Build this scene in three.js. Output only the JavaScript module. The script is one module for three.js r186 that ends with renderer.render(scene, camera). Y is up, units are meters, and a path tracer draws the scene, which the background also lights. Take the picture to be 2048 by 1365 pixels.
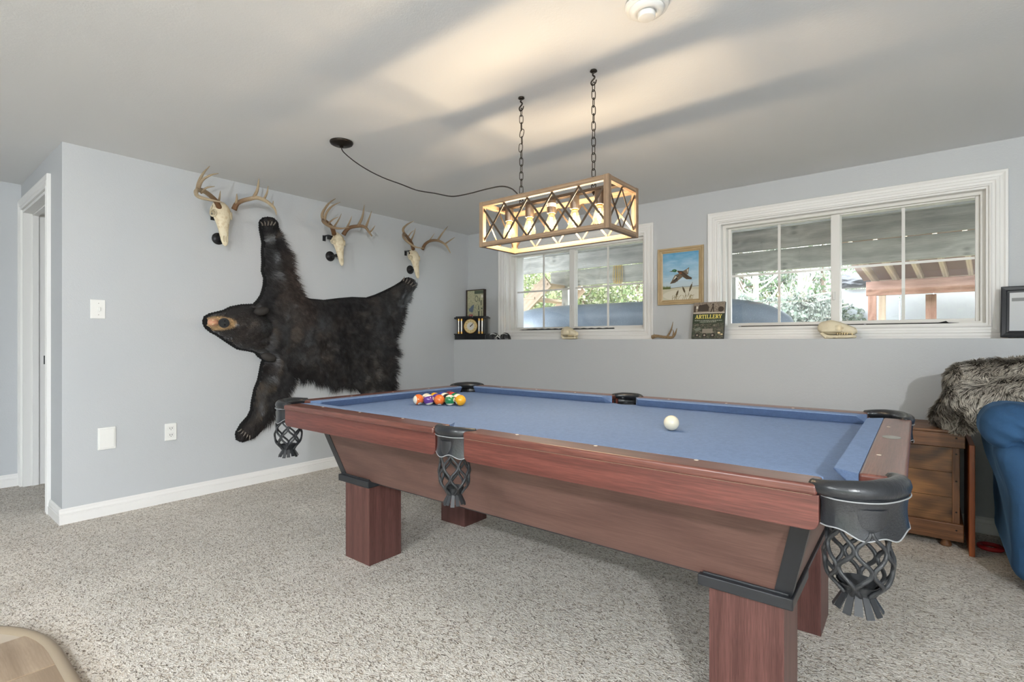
import * as THREE from 'three';
import { RoundedBoxGeometry } from 'three/addons/geometries/RoundedBoxGeometry.js';
import { ConvexGeometry } from 'three/addons/geometries/ConvexGeometry.js';
import { mergeGeometries, mergeVertices, toCreasedNormals } from 'three/addons/utils/BufferGeometryUtils.js';
import { MarchingCubes } from 'three/addons/objects/MarchingCubes.js';
import { RectAreaLightUniformsLib } from 'three/addons/lights/RectAreaLightUniformsLib.js';
import { Brush, Evaluator, SUBTRACTION } from 'three-bvh-csg';

// ---------------------------------------------------------------- camera, sky, lights, exposure
const F = 1030, YAW = 38.87 * Math.PI / 180, EYE = 1.075;          // focal length in pixels of the 2048 x 1365 frame
const scene = new THREE.Scene();
const camera = new THREE.PerspectiveCamera(2 * Math.atan(682.5 / F) * 180 / Math.PI, 2048 / 1365, 0.05, 120);
camera.position.set(0, EYE, 0);
camera.rotation.set(0, YAW, 0);
const renderer = new THREE.WebGLRenderer({ antialias: true });
renderer.toneMapping = THREE.LinearToneMapping;
renderer.toneMappingExposure = 0.775;
renderer.shadowMap.enabled = true;
RectAreaLightUniformsLib.init();
scene.background = new THREE.Color().setRGB(0.86, 0.94, 1.0);      // overcast sky
scene.backgroundIntensity = 20;
const BULB = { color: new THREE.Color().setRGB(1.0, 0.88, 0.73), power: 0.46 };     // each of the five pendant bulbs
const DOME = { color: new THREE.Color().setRGB(0.94, 0.97, 1.0), power: 17.5 };      // each of the two ceiling lamps in the rear of the room
const ROOM = { XL: -3.944, ZN: -0.694, ZW: -4.12, ZL: -3.9, H: 2.2434, XH: -5.27, XR: 3.2, ZB: 2.6, LEDGE: 1.09 };

// ---------------------------------------------------------------- helpers: pixels to points
const SY = Math.sin(YAW), CY = Math.cos(YAW);
function ray(u, v) { const r = (u - 1024) / F; return [r * CY - SY, (682.5 - v) / F, -r * SY - CY]; }
const V = (x, y, z) => new THREE.Vector3(x, y, z);
function onX(u, v, x) { const d = ray(u, v), t = x / d[0]; return V(x, EYE + t * d[1], t * d[2]); }
function onZ(u, v, z) { const d = ray(u, v), t = z / d[2]; return V(t * d[0], EYE + t * d[1], z); }
function onY(u, v, y) { const d = ray(u, v), t = (y - EYE) / d[1]; return V(t * d[0], y, t * d[2]); }

// ---------------------------------------------------------------- helpers: random numbers and noise
function rng(seed) { let s = seed >>> 0; return () => { s = (s + 0x6D2B79F5) >>> 0; let t = Math.imul(s ^ (s >>> 15), 1 | s); t = (t + Math.imul(t ^ (t >>> 7), 61 | t)) ^ t; return ((t ^ (t >>> 14)) >>> 0) / 4294967296; }; }
function hash2(x, y, s) { let h = Math.imul(x, 374761393) + Math.imul(y, 668265263) + Math.imul(s, 974634777); h = Math.imul(h ^ (h >>> 13), 1274126177); return ((h ^ (h >>> 16)) >>> 0) / 4294967296; }
function vnoise(x, y, s = 0) {
  const xi = Math.floor(x), yi = Math.floor(y), fx = x - xi, fy = y - yi, u = fx * fx * (3 - 2 * fx), v = fy * fy * (3 - 2 * fy);
  const a = hash2(xi, yi, s), b = hash2(xi + 1, yi, s), c = hash2(xi, yi + 1, s), d = hash2(xi + 1, yi + 1, s);
  return a + (b - a) * u + (c - a) * v + (a - b - c + d) * u * v;
}
function fbm(x, y, s = 0, o = 4) { let r = 0, a = 0.5, n = 0; for (let i = 0; i < o; i++) { r += a * vnoise(x, y, s + i * 17); n += a; a *= 0.5; x *= 2.03; y *= 2.03; } return r / n; }
const lerp = (a, b, t) => a + (b - a) * t, clamp = (x, a = 0, b = 1) => Math.min(b, Math.max(a, x)), smooth = (a, b, x) => { const t = clamp((x - a) / (b - a)); return t * t * (3 - 2 * t); };

// ---------------------------------------------------------------- helpers: textures
function dataTex(w, h, fn, srgb = true, size = [1, 1], wrap = THREE.MirroredRepeatWrapping) {
  const d = new Uint8Array(w * h * 4);
  for (let y = 0; y < h; y++) for (let x = 0; x < w; x++) {
    const c = fn(x / w, y / h, x, y), i = (y * w + x) * 4;
    if (typeof c === 'number') d[i] = d[i + 1] = d[i + 2] = clamp(c) * 255; else { d[i] = clamp(c[0]) * 255; d[i + 1] = clamp(c[1]) * 255; d[i + 2] = clamp(c[2]) * 255; }
    d[i + 3] = 255;
  }
  const t = new THREE.DataTexture(d, w, h); t.magFilter = THREE.LinearFilter; t.minFilter = THREE.LinearFilter; t.wrapS = t.wrapT = wrap;
  if (srgb) t.colorSpace = THREE.SRGBColorSpace;
  t.repeat.set(1 / size[0], 1 / size[1]); t.needsUpdate = true; return t;
}
function canvasTex(w, h, draw) {
  const c = document.createElement('canvas'); c.width = w; c.height = h; draw(c.getContext('2d'), w, h);
  const t = new THREE.CanvasTexture(c); t.colorSpace = THREE.SRGBColorSpace; return t;
}
const mix3 = (a, b, t) => [lerp(a[0], b[0], t), lerp(a[1], b[1], t), lerp(a[2], b[2], t)];
// wood: grain runs along u; light / dark are sRGB 0..1
function woodTex(seed, light, dark, o = {}) {
  const { size = [1.0, 0.5], rings = 9, streak = 0.5, knots = 0, wave = 0.5, stain = 0, w = 512, h = 512 } = o, R = rng(seed), ks = [];
  for (let i = 0; i < knots; i++) ks.push([R(), R(), 0.02 + 0.03 * R()]);
  return dataTex(w, h, (u, v) => {
    const X = u * size[0], Y = v * size[1];
    let warp = fbm(X * 1.6, Y * 5, seed, 3) * wave, kd = 0;
    for (const [ku, kv, kr] of ks) { const dx = (u - ku) * size[0] * 0.6, dy = (v - kv) * size[1], q = Math.exp(-(dx * dx + dy * dy) / (kr * kr * 4)); warp += q * 0.5; kd = Math.max(kd, Math.exp(-(dx * dx * 2 + dy * dy * 2) / (kr * kr * 0.5))); }
    const ring = 0.5 + 0.5 * Math.sin((Y * rings * 6.28 / size[1]) + warp * 14);
    const fine = vnoise(X * 14, Y * 420, seed + 5) * 0.6 + vnoise(X * 50, Y * 900, seed + 6) * 0.4;
    let t = 0.42 * ring * (0.4 + 0.6 * fbm(X * 2, Y * 8, seed + 2, 2)) + streak * fine;
    t = clamp(t + stain * (fbm(X * 4, Y * 6, seed + 9, 3) - 0.45) * 2 + kd * 0.9);
    return mix3(light, dark, t);
  }, true, size);
}

// ---------------------------------------------------------------- helpers: geometry
function strip(g) {                                                // same attributes on every geometry, without an index
  g = g.index ? g.toNonIndexed() : g;
  for (const k of Object.keys(g.attributes)) if (!['position', 'normal', 'uv', 'color'].includes(k)) g.deleteAttribute(k);
  if (!g.attributes.normal) g.computeVertexNormals();
  if (!g.attributes.uv) g.setAttribute('uv', new THREE.BufferAttribute(new Float32Array(g.attributes.position.count * 2), 2));
  g.groups.length = 0; g.morphAttributes = {}; return g;
}
function merge(list) { list = list.map(strip); if (list.some((g) => !g.attributes.color)) list.forEach((g) => g.deleteAttribute('color')); return list.length === 1 ? list[0] : mergeGeometries(list); }
// uv in metres from the faces' directions; u follows the grain axis
function uvMetres(g, grain = 'x', off = [0, 0]) {
  g = strip(g); const p = g.attributes.position, uv = new Float32Array(p.count * 2), a = V(0, 0, 0), b = V(0, 0, 0), c = V(0, 0, 0);
  for (let i = 0; i < p.count; i += 3) {
    a.fromBufferAttribute(p, i); b.fromBufferAttribute(p, i + 1); c.fromBufferAttribute(p, i + 2);
    const n = b.clone().sub(a).cross(c.clone().sub(a)), m = [Math.abs(n.x), Math.abs(n.y), Math.abs(n.z)], k = m.indexOf(Math.max(...m));
    const axes = ['x', 'y', 'z'].filter((_, j) => j !== k), U = axes.includes(grain) ? grain : axes[0], W = axes.find((q) => q !== U);
    for (let j = 0; j < 3; j++) { uv[(i + j) * 2] = p['get' + U.toUpperCase()](i + j) + off[0]; uv[(i + j) * 2 + 1] = p['get' + W.toUpperCase()](i + j) + off[1]; }
  }
  g.setAttribute('uv', new THREE.BufferAttribute(uv, 2)); return g;
}
function box(x0, x1, y0, y1, z0, z1, r = 0, grain = 'x', off) {
  const w = Math.abs(x1 - x0), h = Math.abs(y1 - y0), d = Math.abs(z1 - z0);
  const g = r > 0 ? new RoundedBoxGeometry(w, h, d, 2, Math.min(r, w / 2.01, h / 2.01, d / 2.01)) : new THREE.BoxGeometry(w, h, d);
  g.translate((x0 + x1) / 2, (y0 + y1) / 2, (z0 + z1) / 2); return uvMetres(g, grain, off);
}
function hull(points) { return strip(new ConvexGeometry(points.map((p) => Array.isArray(p) ? V(...p) : p))); }
function cyl(p, q, r0, r1 = r0, seg = 12, open = false) {           // cylinder between two points
  const d = q.clone().sub(p), g = new THREE.CylinderGeometry(r1, r0, d.length(), seg, 1, open);
  g.applyQuaternion(new THREE.Quaternion().setFromUnitVectors(V(0, 1, 0), d.clone().normalize())); g.translate((p.x + q.x) / 2, (p.y + q.y) / 2, (p.z + q.z) / 2); return strip(g);
}
function bar(p, q, w, t, up = V(0, 1, 0)) {                          // flat bar from p to q, w across, t thick
  const d = q.clone().sub(p), L = d.length(), X = d.clone().normalize(), Y = up.clone().sub(X.clone().multiplyScalar(up.dot(X))).normalize(), Z = X.clone().cross(Y);
  const g = new THREE.BoxGeometry(L, w, t); uvSet(g, L, w); g.applyMatrix4(new THREE.Matrix4().makeBasis(X, Y, Z)); g.translate((p.x + q.x) / 2, (p.y + q.y) / 2, (p.z + q.z) / 2); return strip(g);
}
function uvSet(g, L, w) { const uv = g.attributes.uv; for (let i = 0; i < uv.count; i++) uv.setXY(i, uv.getX(i) * L, uv.getY(i) * w); }
// tube with a radius of its own at every point; capped
function taper(points, radii, seg = 8, div = 6, flat = 1) {
  const c = new THREE.CatmullRomCurve3(points, false, 'centripetal'), n = (points.length - 1) * div, fr = c.computeFrenetFrames(n, false), pos = [], uv = [], idx = [];
  const len = c.getLength();
  for (let i = 0; i <= n; i++) {
    const t = i / n, P = c.getPointAt(t), k = t * (radii.length - 1), a = Math.min(radii.length - 2, Math.floor(k)), r = lerp(radii[a], radii[a + 1], k - a);
    for (let j = 0; j <= seg; j++) { const q = j / seg * Math.PI * 2, N = fr.normals[i], B = fr.binormals[i], s = Math.sin(q) * r * flat, o = Math.cos(q) * r; pos.push(P.x + N.x * o + B.x * s, P.y + N.y * o + B.y * s, P.z + N.z * o + B.z * s); uv.push(t * len, j / seg * 0.1); }
  }
  for (let i = 0; i < n; i++) for (let j = 0; j < seg; j++) { const a = i * (seg + 1) + j, b = a + seg + 1; idx.push(a, a + 1, b, b, a + 1, b + 1); }
  for (const [row, flip] of [[0, 1], [n, 0]]) { const P = c.getPointAt(row / n), k = pos.length / 3; pos.push(P.x, P.y, P.z); uv.push(0, 0); for (let j = 0; j < seg; j++) { const a = row * (seg + 1) + j; flip ? idx.push(k, a + 1, a) : idx.push(k, a, a + 1); } }
  const g = new THREE.BufferGeometry(); g.setAttribute('position', new THREE.Float32BufferAttribute(pos, 3)); g.setAttribute('uv', new THREE.Float32BufferAttribute(uv, 2)); g.setIndex(idx); g.computeVertexNormals(); return strip(g);
}
function lathe(profile, seg = 24) { return strip(new THREE.LatheGeometry(profile.map((p) => new THREE.Vector2(p[0], p[1])), seg)); }
function extrude(shape, depth, bevel = 0) { const g = new THREE.ExtrudeGeometry(shape, { depth, bevelEnabled: bevel > 0, bevelThickness: bevel, bevelSize: bevel, bevelSegments: 2, curveSegments: 12 }); return strip(g); }
function poly(points) { const s = new THREE.Shape(); points.forEach(([x, y], i) => i ? s.lineTo(x, y) : s.moveTo(x, y)); s.closePath(); return s; }
// surface of a signed distance function, meshed by marching cubes in a cube round c with half side h
function blob(fn, c, h, res) {
  const mc = new MarchingCubes(res, new THREE.MeshStandardMaterial(), false, false, 400000); mc.isolation = 0;
  const n = mc.size, half = n / 2;
  for (let k = 0; k < n; k++) for (let j = 0; j < n; j++) for (let i = 0; i < n; i++) mc.field[i + j * n + k * n * n] = -fn(c.x + (i - half) / half * h, c.y + (j - half) / half * h, c.z + (k - half) / half * h);
  mc.update(); const m = mc.count, g = new THREE.BufferGeometry();
  const P = new Float32Array(mc.positionArray.slice(0, m * 3)); for (let i = 0; i < m * 3; i++) P[i] = P[i] * h + [c.x, c.y, c.z][i % 3];
  g.setAttribute('position', new THREE.BufferAttribute(P, 3)); g.computeVertexNormals();
  return strip(toCreasedNormals(mergeVertices(g, 1e-4), 1.2));
}
const sdBox = (x, y, z, cx, cy, cz, hx, hy, hz, r) => { const a = Math.abs(x - cx) - hx + r, b = Math.abs(y - cy) - hy + r, c = Math.abs(z - cz) - hz + r; return Math.hypot(Math.max(a, 0), Math.max(b, 0), Math.max(c, 0)) + Math.min(Math.max(a, b, c), 0) - r; };
const smin = (a, b, k) => { const h = clamp(0.5 + 0.5 * (b - a) / k); return lerp(b, a, h) - k * h * (1 - h); };
const sdCap = (x, y, z, a, b, ra, rb) => { const dx = b.x - a.x, dy = b.y - a.y, dz = b.z - a.z, t = clamp(((x - a.x) * dx + (y - a.y) * dy + (z - a.z) * dz) / (dx * dx + dy * dy + dz * dz)); return Math.hypot(x - a.x - dx * t, y - a.y - dy * t, z - a.z - dz * t) - lerp(ra, rb, t); };
// hair: thin curved blades; each entry is [root, direction, length, width, rootColour, tipColour, surfaceNormal]
function hair(list, floorX) {
  const n = list.length, P = new Float32Array(n * 27), N = new Float32Array(n * 27), C = new Float32Array(n * 27), up = V(0, 0, 0), side = V(0, 0, 0); let o = 0;
  for (const [p, d, L, w, c0, c1, nn, droop] of list) {
    side.copy(d).cross(nn).normalize().multiplyScalar(w / 2); up.copy(nn).addScaledVector(d, -0.85 * nn.dot(d)).normalize();
    const m = p.clone().addScaledVector(d, L * 0.55), t = p.clone().addScaledVector(d, L); if (droop) t.add(droop.clone().multiplyScalar(L)); else t.addScaledVector(nn, -L * 0.18); if (floorX !== undefined) { t.x = Math.max(t.x, floorX); m.x = Math.max(m.x, floorX); }
    const a = p.clone().sub(side), b = p.clone().add(side), e = m.clone().addScaledVector(side, -0.8), f = m.clone().addScaledVector(side, 0.8), cm = mix3(c0, c1, 0.55);
    for (const [q, c] of [[a, c0], [b, c0], [e, cm], [b, c0], [f, cm], [e, cm], [e, cm], [f, cm], [t, c1]]) { P[o] = q.x; P[o + 1] = q.y; P[o + 2] = q.z; N[o] = up.x; N[o + 1] = up.y; N[o + 2] = up.z; C[o] = c[0]; C[o + 1] = c[1]; C[o + 2] = c[2]; o += 3; }
  }
  const g = new THREE.BufferGeometry(); g.setAttribute('position', new THREE.BufferAttribute(P, 3)); g.setAttribute('normal', new THREE.BufferAttribute(N, 3)); g.setAttribute('color', new THREE.BufferAttribute(C, 3)); return strip(g);
}

// ---------------------------------------------------------------- helpers: things and parts
const taken = new Map();
function numbered(name) { const n = taken.get(name) ?? 0; taken.set(name, n + 1); return n ? name + '_' + String(n).padStart(3, '0') : name; }
function add(name, geometries, mat, parent = scene) {
  const m = new THREE.Mesh(merge([].concat(geometries)), mat); m.name = parent === scene ? numbered(name) : name; m.castShadow = m.receiveShadow = true; parent.add(m); return m;
}
function part(name, parent) { const g = new THREE.Group(); g.name = name; parent.add(g); return g; }
function tag(o, label, category, group) { o.userData.label = label; o.userData.category = category; if (group) o.userData.group = group; return o; }
function thing(name, label, category, at = [0, 0, 0], group) { const g = new THREE.Group(); g.name = numbered(name); g.position.set(...at); scene.add(g); return tag(g, label, category, group); }
function struct(name, geometries, mat, label, category) { const m = add(name, geometries, mat); m.userData.kind = 'structure'; tag(m, label, category); return m; }
function structGroup(name, label, category) { const g = thing(name, label, category); g.userData.kind = 'structure'; return g; }
const S = (r, g, b) => new THREE.Color().setRGB(r / 255, g / 255, b / 255, THREE.SRGBColorSpace);
const std = (o) => new THREE.MeshStandardMaterial({ roughness: 0.6, ...o });
const phys = (o) => new THREE.MeshPhysicalMaterial({ roughness: 0.6, ...o });
// ---------------------------------------------------------------- materials
const speck = (seed, w, size, amp = 1) => dataTex(w, w, (u, v, x, y) => 0.5 + (hash2(x, y, seed) - 0.5) * 0.5 * amp + (vnoise(u * w / 3, v * w / 3, seed) - 0.5) * 0.5 * amp, false, [size, size]);
const wallBump = dataTex(512, 512, (u, v) => 0.6 * vnoise(u * 160, v * 160, 3) + 0.4 * vnoise(u * 60, v * 60, 4), false, [0.6, 0.6]);
const M = {};
M.wall = std({ color: S(191, 194, 197), roughness: 0.55, bumpMap: wallBump, bumpScale: 0.0004 });
M.ceiling = std({ color: S(229, 230, 231), roughness: 0.85, bumpMap: wallBump, bumpScale: 0.0003 });
M.trim = std({ color: S(232, 231, 229), roughness: 0.35 });
M.vinyl = std({ color: S(226, 224, 220), roughness: 0.35 });
M.glass = phys({ color: 0xffffff, roughness: 0, transmission: 1, thickness: 0, ior: 1.45 });
M.plate = std({ color: S(238, 238, 235), roughness: 0.25 });
M.slot = std({ color: S(40, 40, 40), roughness: 0.6 });
M.gunmetal = std({ color: S(58, 52, 47), roughness: 0.35, metalness: 0.85 });
M.iron = std({ color: S(48, 48, 50), roughness: 0.45, metalness: 0.7 });
M.brass = std({ color: S(190, 150, 84), roughness: 0.3, metalness: 0.9 });
{ // looped carpet: short flecks of several yarn colours
  const W = 2048, R = rng(11), col = new Float32Array(W * W * 3), hgt = new Float32Array(W * W);
  for (let y = 0; y < W; y++) for (let x = 0; x < W; x++) { const i = y * W + x, n = 0.9 + 0.16 * fbm(x / 170, y / 170, 2, 3) + 0.12 * (hash2(x >> 1, y >> 1, 5) - 0.5); col[i * 3] = 0.86 * n; col[i * 3 + 1] = 0.835 * n; col[i * 3 + 2] = 0.80 * n; hgt[i] = 0.55 + 0.25 * (hash2(x >> 1, y >> 1, 8) - 0.5); }
  const yarn = [[0.50, 0.45, 0.39, 0.2], [0.38, 0.34, 0.30, 0.1], [0.90, 0.87, 0.83, 0.8], [0.66, 0.60, 0.53, 0.45], [0.78, 0.74, 0.68, 0.65], [0.95, 0.93, 0.90, 0.9]];
  for (let k = 0; k < 190000; k++) {
    const c = yarn[Math.floor(Math.pow(R(), 0.8) * 6)], a = (R() - 0.5) * 1.3 + (R() < 0.25 ? 1.3 : 0), L = 3 + 10 * R(), x = R() * W, y = R() * W, wd = 1 + 2 * R(), al = 0.3 + 0.45 * R();
    for (let s = 0; s < L; s++) for (let q = 0; q < wd; q++) { const px = (Math.floor(x + Math.cos(a) * s - Math.sin(a) * q) + W) % W, py = (Math.floor(y + Math.sin(a) * s + Math.cos(a) * q) + W) % W, i = py * W + px; for (let j = 0; j < 3; j++) col[i * 3 + j] = lerp(col[i * 3 + j], c[j], al); hgt[i] = lerp(hgt[i], c[3], al); }
  }
  const t = dataTex(W, W, (u, v, x, y) => { const i = (y * W + x) * 3; return [col[i], col[i + 1], col[i + 2]]; }, true, [2.6, 2.6], THREE.RepeatWrapping);
  const b = dataTex(W, W, (u, v, x, y) => hgt[y * W + x], false, [2.6, 2.6], THREE.RepeatWrapping);
  M.carpet = std({ map: t, bumpMap: b, bumpScale: 0.006, roughness: 0.95 });
}
const mahogany = woodTex(21, [0.55, 0.345, 0.29], [0.32, 0.165, 0.14], { size: [1.1, 0.4], rings: 7, streak: 0.75, wave: 0.35 });
M.rail = phys({ map: mahogany, roughness: 0.32, clearcoat: 0.5, clearcoatRoughness: 0.25 });
M.apron = phys({ map: woodTex(22, [0.50, 0.285, 0.245], [0.305, 0.15, 0.13], { size: [1.2, 0.35], rings: 6, streak: 0.8, wave: 0.3 }), roughness: 0.38, clearcoat: 0.25, clearcoatRoughness: 0.3 });
M.cabinet = std({ map: woodTex(23, [0.445, 0.33, 0.295], [0.32, 0.222, 0.198], { size: [1.6, 0.5], rings: 3, streak: 0.55, wave: 1.2 }), roughness: 0.4 });
M.leg = std({ map: woodTex(24, [0.455, 0.305, 0.28], [0.285, 0.17, 0.155], { size: [0.9, 0.3], rings: 5, streak: 0.8, wave: 0.4 }), roughness: 0.4 });
M.blackTrim = std({ color: S(40, 42, 46), roughness: 0.35 });
M.cream = std({ color: S(206, 186, 160), roughness: 0.6 });
const feltT = dataTex(512, 512, (u, v, x, y) => { const n = 0.93 + 0.12 * hash2(x, y, 1) + 0.06 * vnoise(u * 60, v * 60, 2); return [0.43 * n, 0.515 * n, 0.655 * n]; }, true, [0.6, 0.6], THREE.RepeatWrapping);
M.felt = phys({ map: feltT, roughness: 0.95, sheen: 0.35, sheenColor: S(150, 175, 215), sheenRoughness: 0.5, bumpMap: speck(31, 256, 0.15), bumpScale: 0.0004 });
M.feltRail = M.felt;
const leatherBump = dataTex(512, 512, (u, v) => { const a = vnoise(u * 90, v * 90, 7), b = vnoise(u * 40, v * 30, 9), c = fbm(u * 6, v * 6, 12, 3); return 0.35 * a + 0.35 * b + 0.3 * c; }, false, [0.2, 0.2]);
M.leather = phys({ color: S(30, 33, 38), roughness: 0.32, bumpMap: leatherBump, bumpScale: 0.0007, clearcoat: 0.35, clearcoatRoughness: 0.25 });
M.leatherSoft = phys({ color: S(44, 46, 49), roughness: 0.42, bumpMap: leatherBump, bumpScale: 0.001 });
M.stitch = std({ color: S(150, 152, 155), roughness: 0.5 });
M.ivory = std({ color: S(238, 226, 208), roughness: 0.3 });
M.silver = std({ color: S(190, 188, 184), roughness: 0.28, metalness: 0.9 });
M.fixWood = std({ map: woodTex(41, [0.66, 0.56, 0.45], [0.45, 0.36, 0.28], { size: [0.6, 0.1], rings: 6, streak: 0.9, wave: 0.2 }), roughness: 0.6 });
M.strap = std({ color: S(92, 80, 68), roughness: 0.42, metalness: 0.75 });
M.socket = std({ color: S(112, 102, 92), roughness: 0.4, metalness: 0.8 });
M.cord = std({ color: S(38, 33, 30), roughness: 0.5 });
M.bulbGlass = phys({ color: S(255, 240, 214), roughness: 0, transmission: 0.985, thickness: 0, ior: 1.45 });
M.filament = std({ color: S(255, 220, 160), emissive: new THREE.Color().setRGB(1, 0.8, 0.5), emissiveIntensity: 14, roughness: 0.5 });
M.label = std({ color: S(214, 212, 208), roughness: 0.6 });
M.bone = std({ map: dataTex(512, 512, (u, v) => { const n = fbm(u * 14, v * 14, 51, 4), k = smooth(0.52, 0.75, n) * 0.35; return mix3([0.91, 0.865, 0.76], [0.74, 0.63, 0.45], k + 0.12 * vnoise(u * 120, v * 120, 3)); }, true, [0.3, 0.3]), roughness: 0.6, bumpMap: leatherBump, bumpScale: 0.002 });
M.tooth = std({ color: S(226, 206, 160), roughness: 0.4 });
M.antler = std({ vertexColors: true, roughness: 0.5, bumpMap: dataTex(256, 256, (u, v) => 0.6 * vnoise(u * 20, v * 90, 5) + 0.4 * vnoise(u * 60, v * 60, 6), false, [0.15, 0.06]), bumpScale: 0.002 });
M.felt_black = std({ color: S(24, 24, 25), roughness: 0.95 });
M.hide = std({ vertexColors: true, roughness: 0.8 });
M.fur = phys({ vertexColors: true, roughness: 0.3, specularIntensity: 1, sheen: 0.6, sheenColor: S(185, 185, 190), sheenRoughness: 0.35, side: THREE.DoubleSide });
M.furThrow = std({ vertexColors: true, roughness: 0.6, side: THREE.DoubleSide });
M.nose = std({ color: S(46, 48, 50), roughness: 0.45, bumpMap: leatherBump, bumpScale: 0.003 });
M.claw = std({ color: S(120, 112, 104), roughness: 0.35 });
M.mouth = std({ color: S(205, 150, 118), roughness: 0.45 });
M.pine = std({ map: woodTex(61, [0.60, 0.42, 0.245], [0.17, 0.10, 0.06], { size: [0.45, 0.4], rings: 3, streak: 0.35, wave: 1.6, knots: 3, stain: 0.9 }), roughness: 0.38 });
M.pineTrim = std({ map: woodTex(62, [0.54, 0.365, 0.225], [0.28, 0.17, 0.10], { size: [0.8, 0.12], rings: 4, streak: 0.6, wave: 0.5, stain: 0.3 }), roughness: 0.4 });
M.board = std({ map: woodTex(63, [0.66, 0.36, 0.19], [0.42, 0.2, 0.1], { size: [0.8, 0.2], rings: 5, streak: 0.6, wave: 0.4 }), roughness: 0.35 });
const velvetT = dataTex(512, 512, (u, v, x, y) => { const n = 0.9 + 0.12 * fbm(u * 9, v * 9, 71, 3) + 0.1 * hash2(x, y, 6); return [0.16 * n, 0.305 * n, 0.45 * n]; }, true, [0.5, 0.5]);
M.velvet = phys({ map: velvetT, roughness: 0.9, sheen: 0.8, sheenColor: S(120, 170, 215), sheenRoughness: 0.35 });
M.darkWood = std({ color: S(48, 34, 26), roughness: 0.45 });
M.red = std({ color: S(170, 34, 40), roughness: 0.4 });
M.blackPlastic = phys({ color: S(22, 23, 25), roughness: 0.25, clearcoat: 0.4 });
M.whitePaint = std({ color: S(228, 228, 226), roughness: 0.4 });
M.deck = std({ map: woodTex(81, [0.80, 0.795, 0.775], [0.57, 0.565, 0.55], { size: [1.4, 0.45], rings: 4, streak: 0.55, wave: 0.8, knots: 5, stain: 0.5 }), roughness: 0.85 });
M.cedar = std({ map: woodTex(82, [0.70, 0.55, 0.49], [0.46, 0.33, 0.28], { size: [1.0, 0.4], rings: 4, streak: 0.5, wave: 0.6, knots: 2, stain: 0.3 }), roughness: 0.8 });
M.newWood = std({ map: woodTex(83, [0.82, 0.74, 0.66], [0.64, 0.55, 0.47], { size: [1.0, 0.3], rings: 4, streak: 0.5, wave: 0.5 }), roughness: 0.75 });
M.hull = std({ map: dataTex(512, 256, (u, v, x, y) => { const n = 0.92 + 0.12 * fbm(u * 8, v * 6, 5, 3), s = hash2(x, y, 91) > 0.985 ? 0.25 : 0; return [0.50 * n + s, 0.545 * n + s, 0.60 * n + s]; }, true, [1.2, 0.6]), roughness: 0.35 });
M.white = std({ color: S(165, 168, 173), roughness: 0.6 });
M.tarp = std({ color: S(40, 42, 46), roughness: 0.35 });
M.rope = std({ color: S(205, 175, 110), roughness: 0.8 });
M.grass = std({ map: dataTex(256, 256, (u, v, x, y) => mix3([0.56, 0.55, 0.46], [0.42, 0.42, 0.32], fbm(u * 20, v * 20, 3, 3) * 0.8 + 0.4 * hash2(x, y, 3)), true, [3, 3]), roughness: 0.95 });
M.siding = std({ color: S(205, 205, 200), roughness: 0.7 });
M.bark = std({ color: S(120, 104, 90), roughness: 0.9 });
M.paleBark = std({ color: S(196, 190, 180), roughness: 0.9 });
M.leaf = phys({ color: 0xffffff, roughness: 1, transmission: 0.35, thickness: 0, side: THREE.DoubleSide });
M.tile = [5, 6, 7].map((s) => std({ map: woodTex(90 + s, [0.66 + 0.02 * s - 0.1, 0.58 + 0.02 * s - 0.1, 0.49 + 0.02 * s - 0.1], [0.50, 0.42, 0.34], { size: [0.5, 0.4], rings: 2, streak: 0.4, wave: 1, stain: 0.4, w: 256, h: 256 }), roughness: 0.35 }));
M.grout = std({ color: S(188, 176, 160), roughness: 0.8 });
M.hearthEdge = std({ color: S(150, 135, 115), roughness: 0.45 });
// ---------------------------------------------------------------- the room
const { XL, ZN, ZW, ZL, H, XH, XR, ZB, LEDGE } = ROOM;
// moulding swept along a straight line: profile = [outward, up]
function mould(profile, P, Q, out) {
  const pos = [], at = (O, [o, y]) => [O.x + out.x * o, O.y + y, O.z + out.z * o];
  for (let i = 0; i < profile.length - 1; i++) { const a = at(P, profile[i]), b = at(P, profile[i + 1]), c = at(Q, profile[i]), d = at(Q, profile[i + 1]); pos.push(...a, ...c, ...b, ...b, ...c, ...d); }
  const sh = THREE.ShapeUtils.triangulateShape(profile.map((p) => new THREE.Vector2(...p)), []);
  for (const O of [P, Q]) for (const t of sh) for (const k of t) pos.push(...at(O, profile[k]));
  const g = new THREE.BufferGeometry(); g.setAttribute('position', new THREE.Float32BufferAttribute(pos, 3)); g.computeVertexNormals(); return strip(g);
}
// four mitred sides round a rectangle: profile = [distance outward from the inner edge, height above the face]
function mitred(profile, x0, x1, y0, y1, z, sides = [0, 1, 2, 3]) {
  const ring = (w) => [[x0 - w, y0 - w], [x1 + w, y0 - w], [x1 + w, y1 + w], [x0 - w, y1 + w]];
  return sides.map((s) => {
    const pos = [];
    for (let i = 0; i < profile.length - 1; i++) {
      const [w, t] = profile[i], [w2, t2] = profile[i + 1], A = ring(w), B = ring(w2), s2 = (s + 1) % 4;
      const a = [...A[s], z + t], b = [...A[s2], z + t], c = [...B[s], z + t2], d = [...B[s2], z + t2]; pos.push(...a, ...c, ...b, ...b, ...c, ...d);
    }
    const g = new THREE.BufferGeometry(); g.setAttribute('position', new THREE.Float32BufferAttribute(pos, 3)); g.computeVertexNormals(); return uvMetres(strip(g), s % 2 ? 'y' : 'x');
  });
}
const BASE = [[0, 0], [0.015, 0], [0.015, 0.05], [0.011, 0.053], [0.013, 0.062], [0.0085, 0.076], [0.0085, 0.081], [0.004, 0.09], [0, 0.09], [0, 0]];
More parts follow.
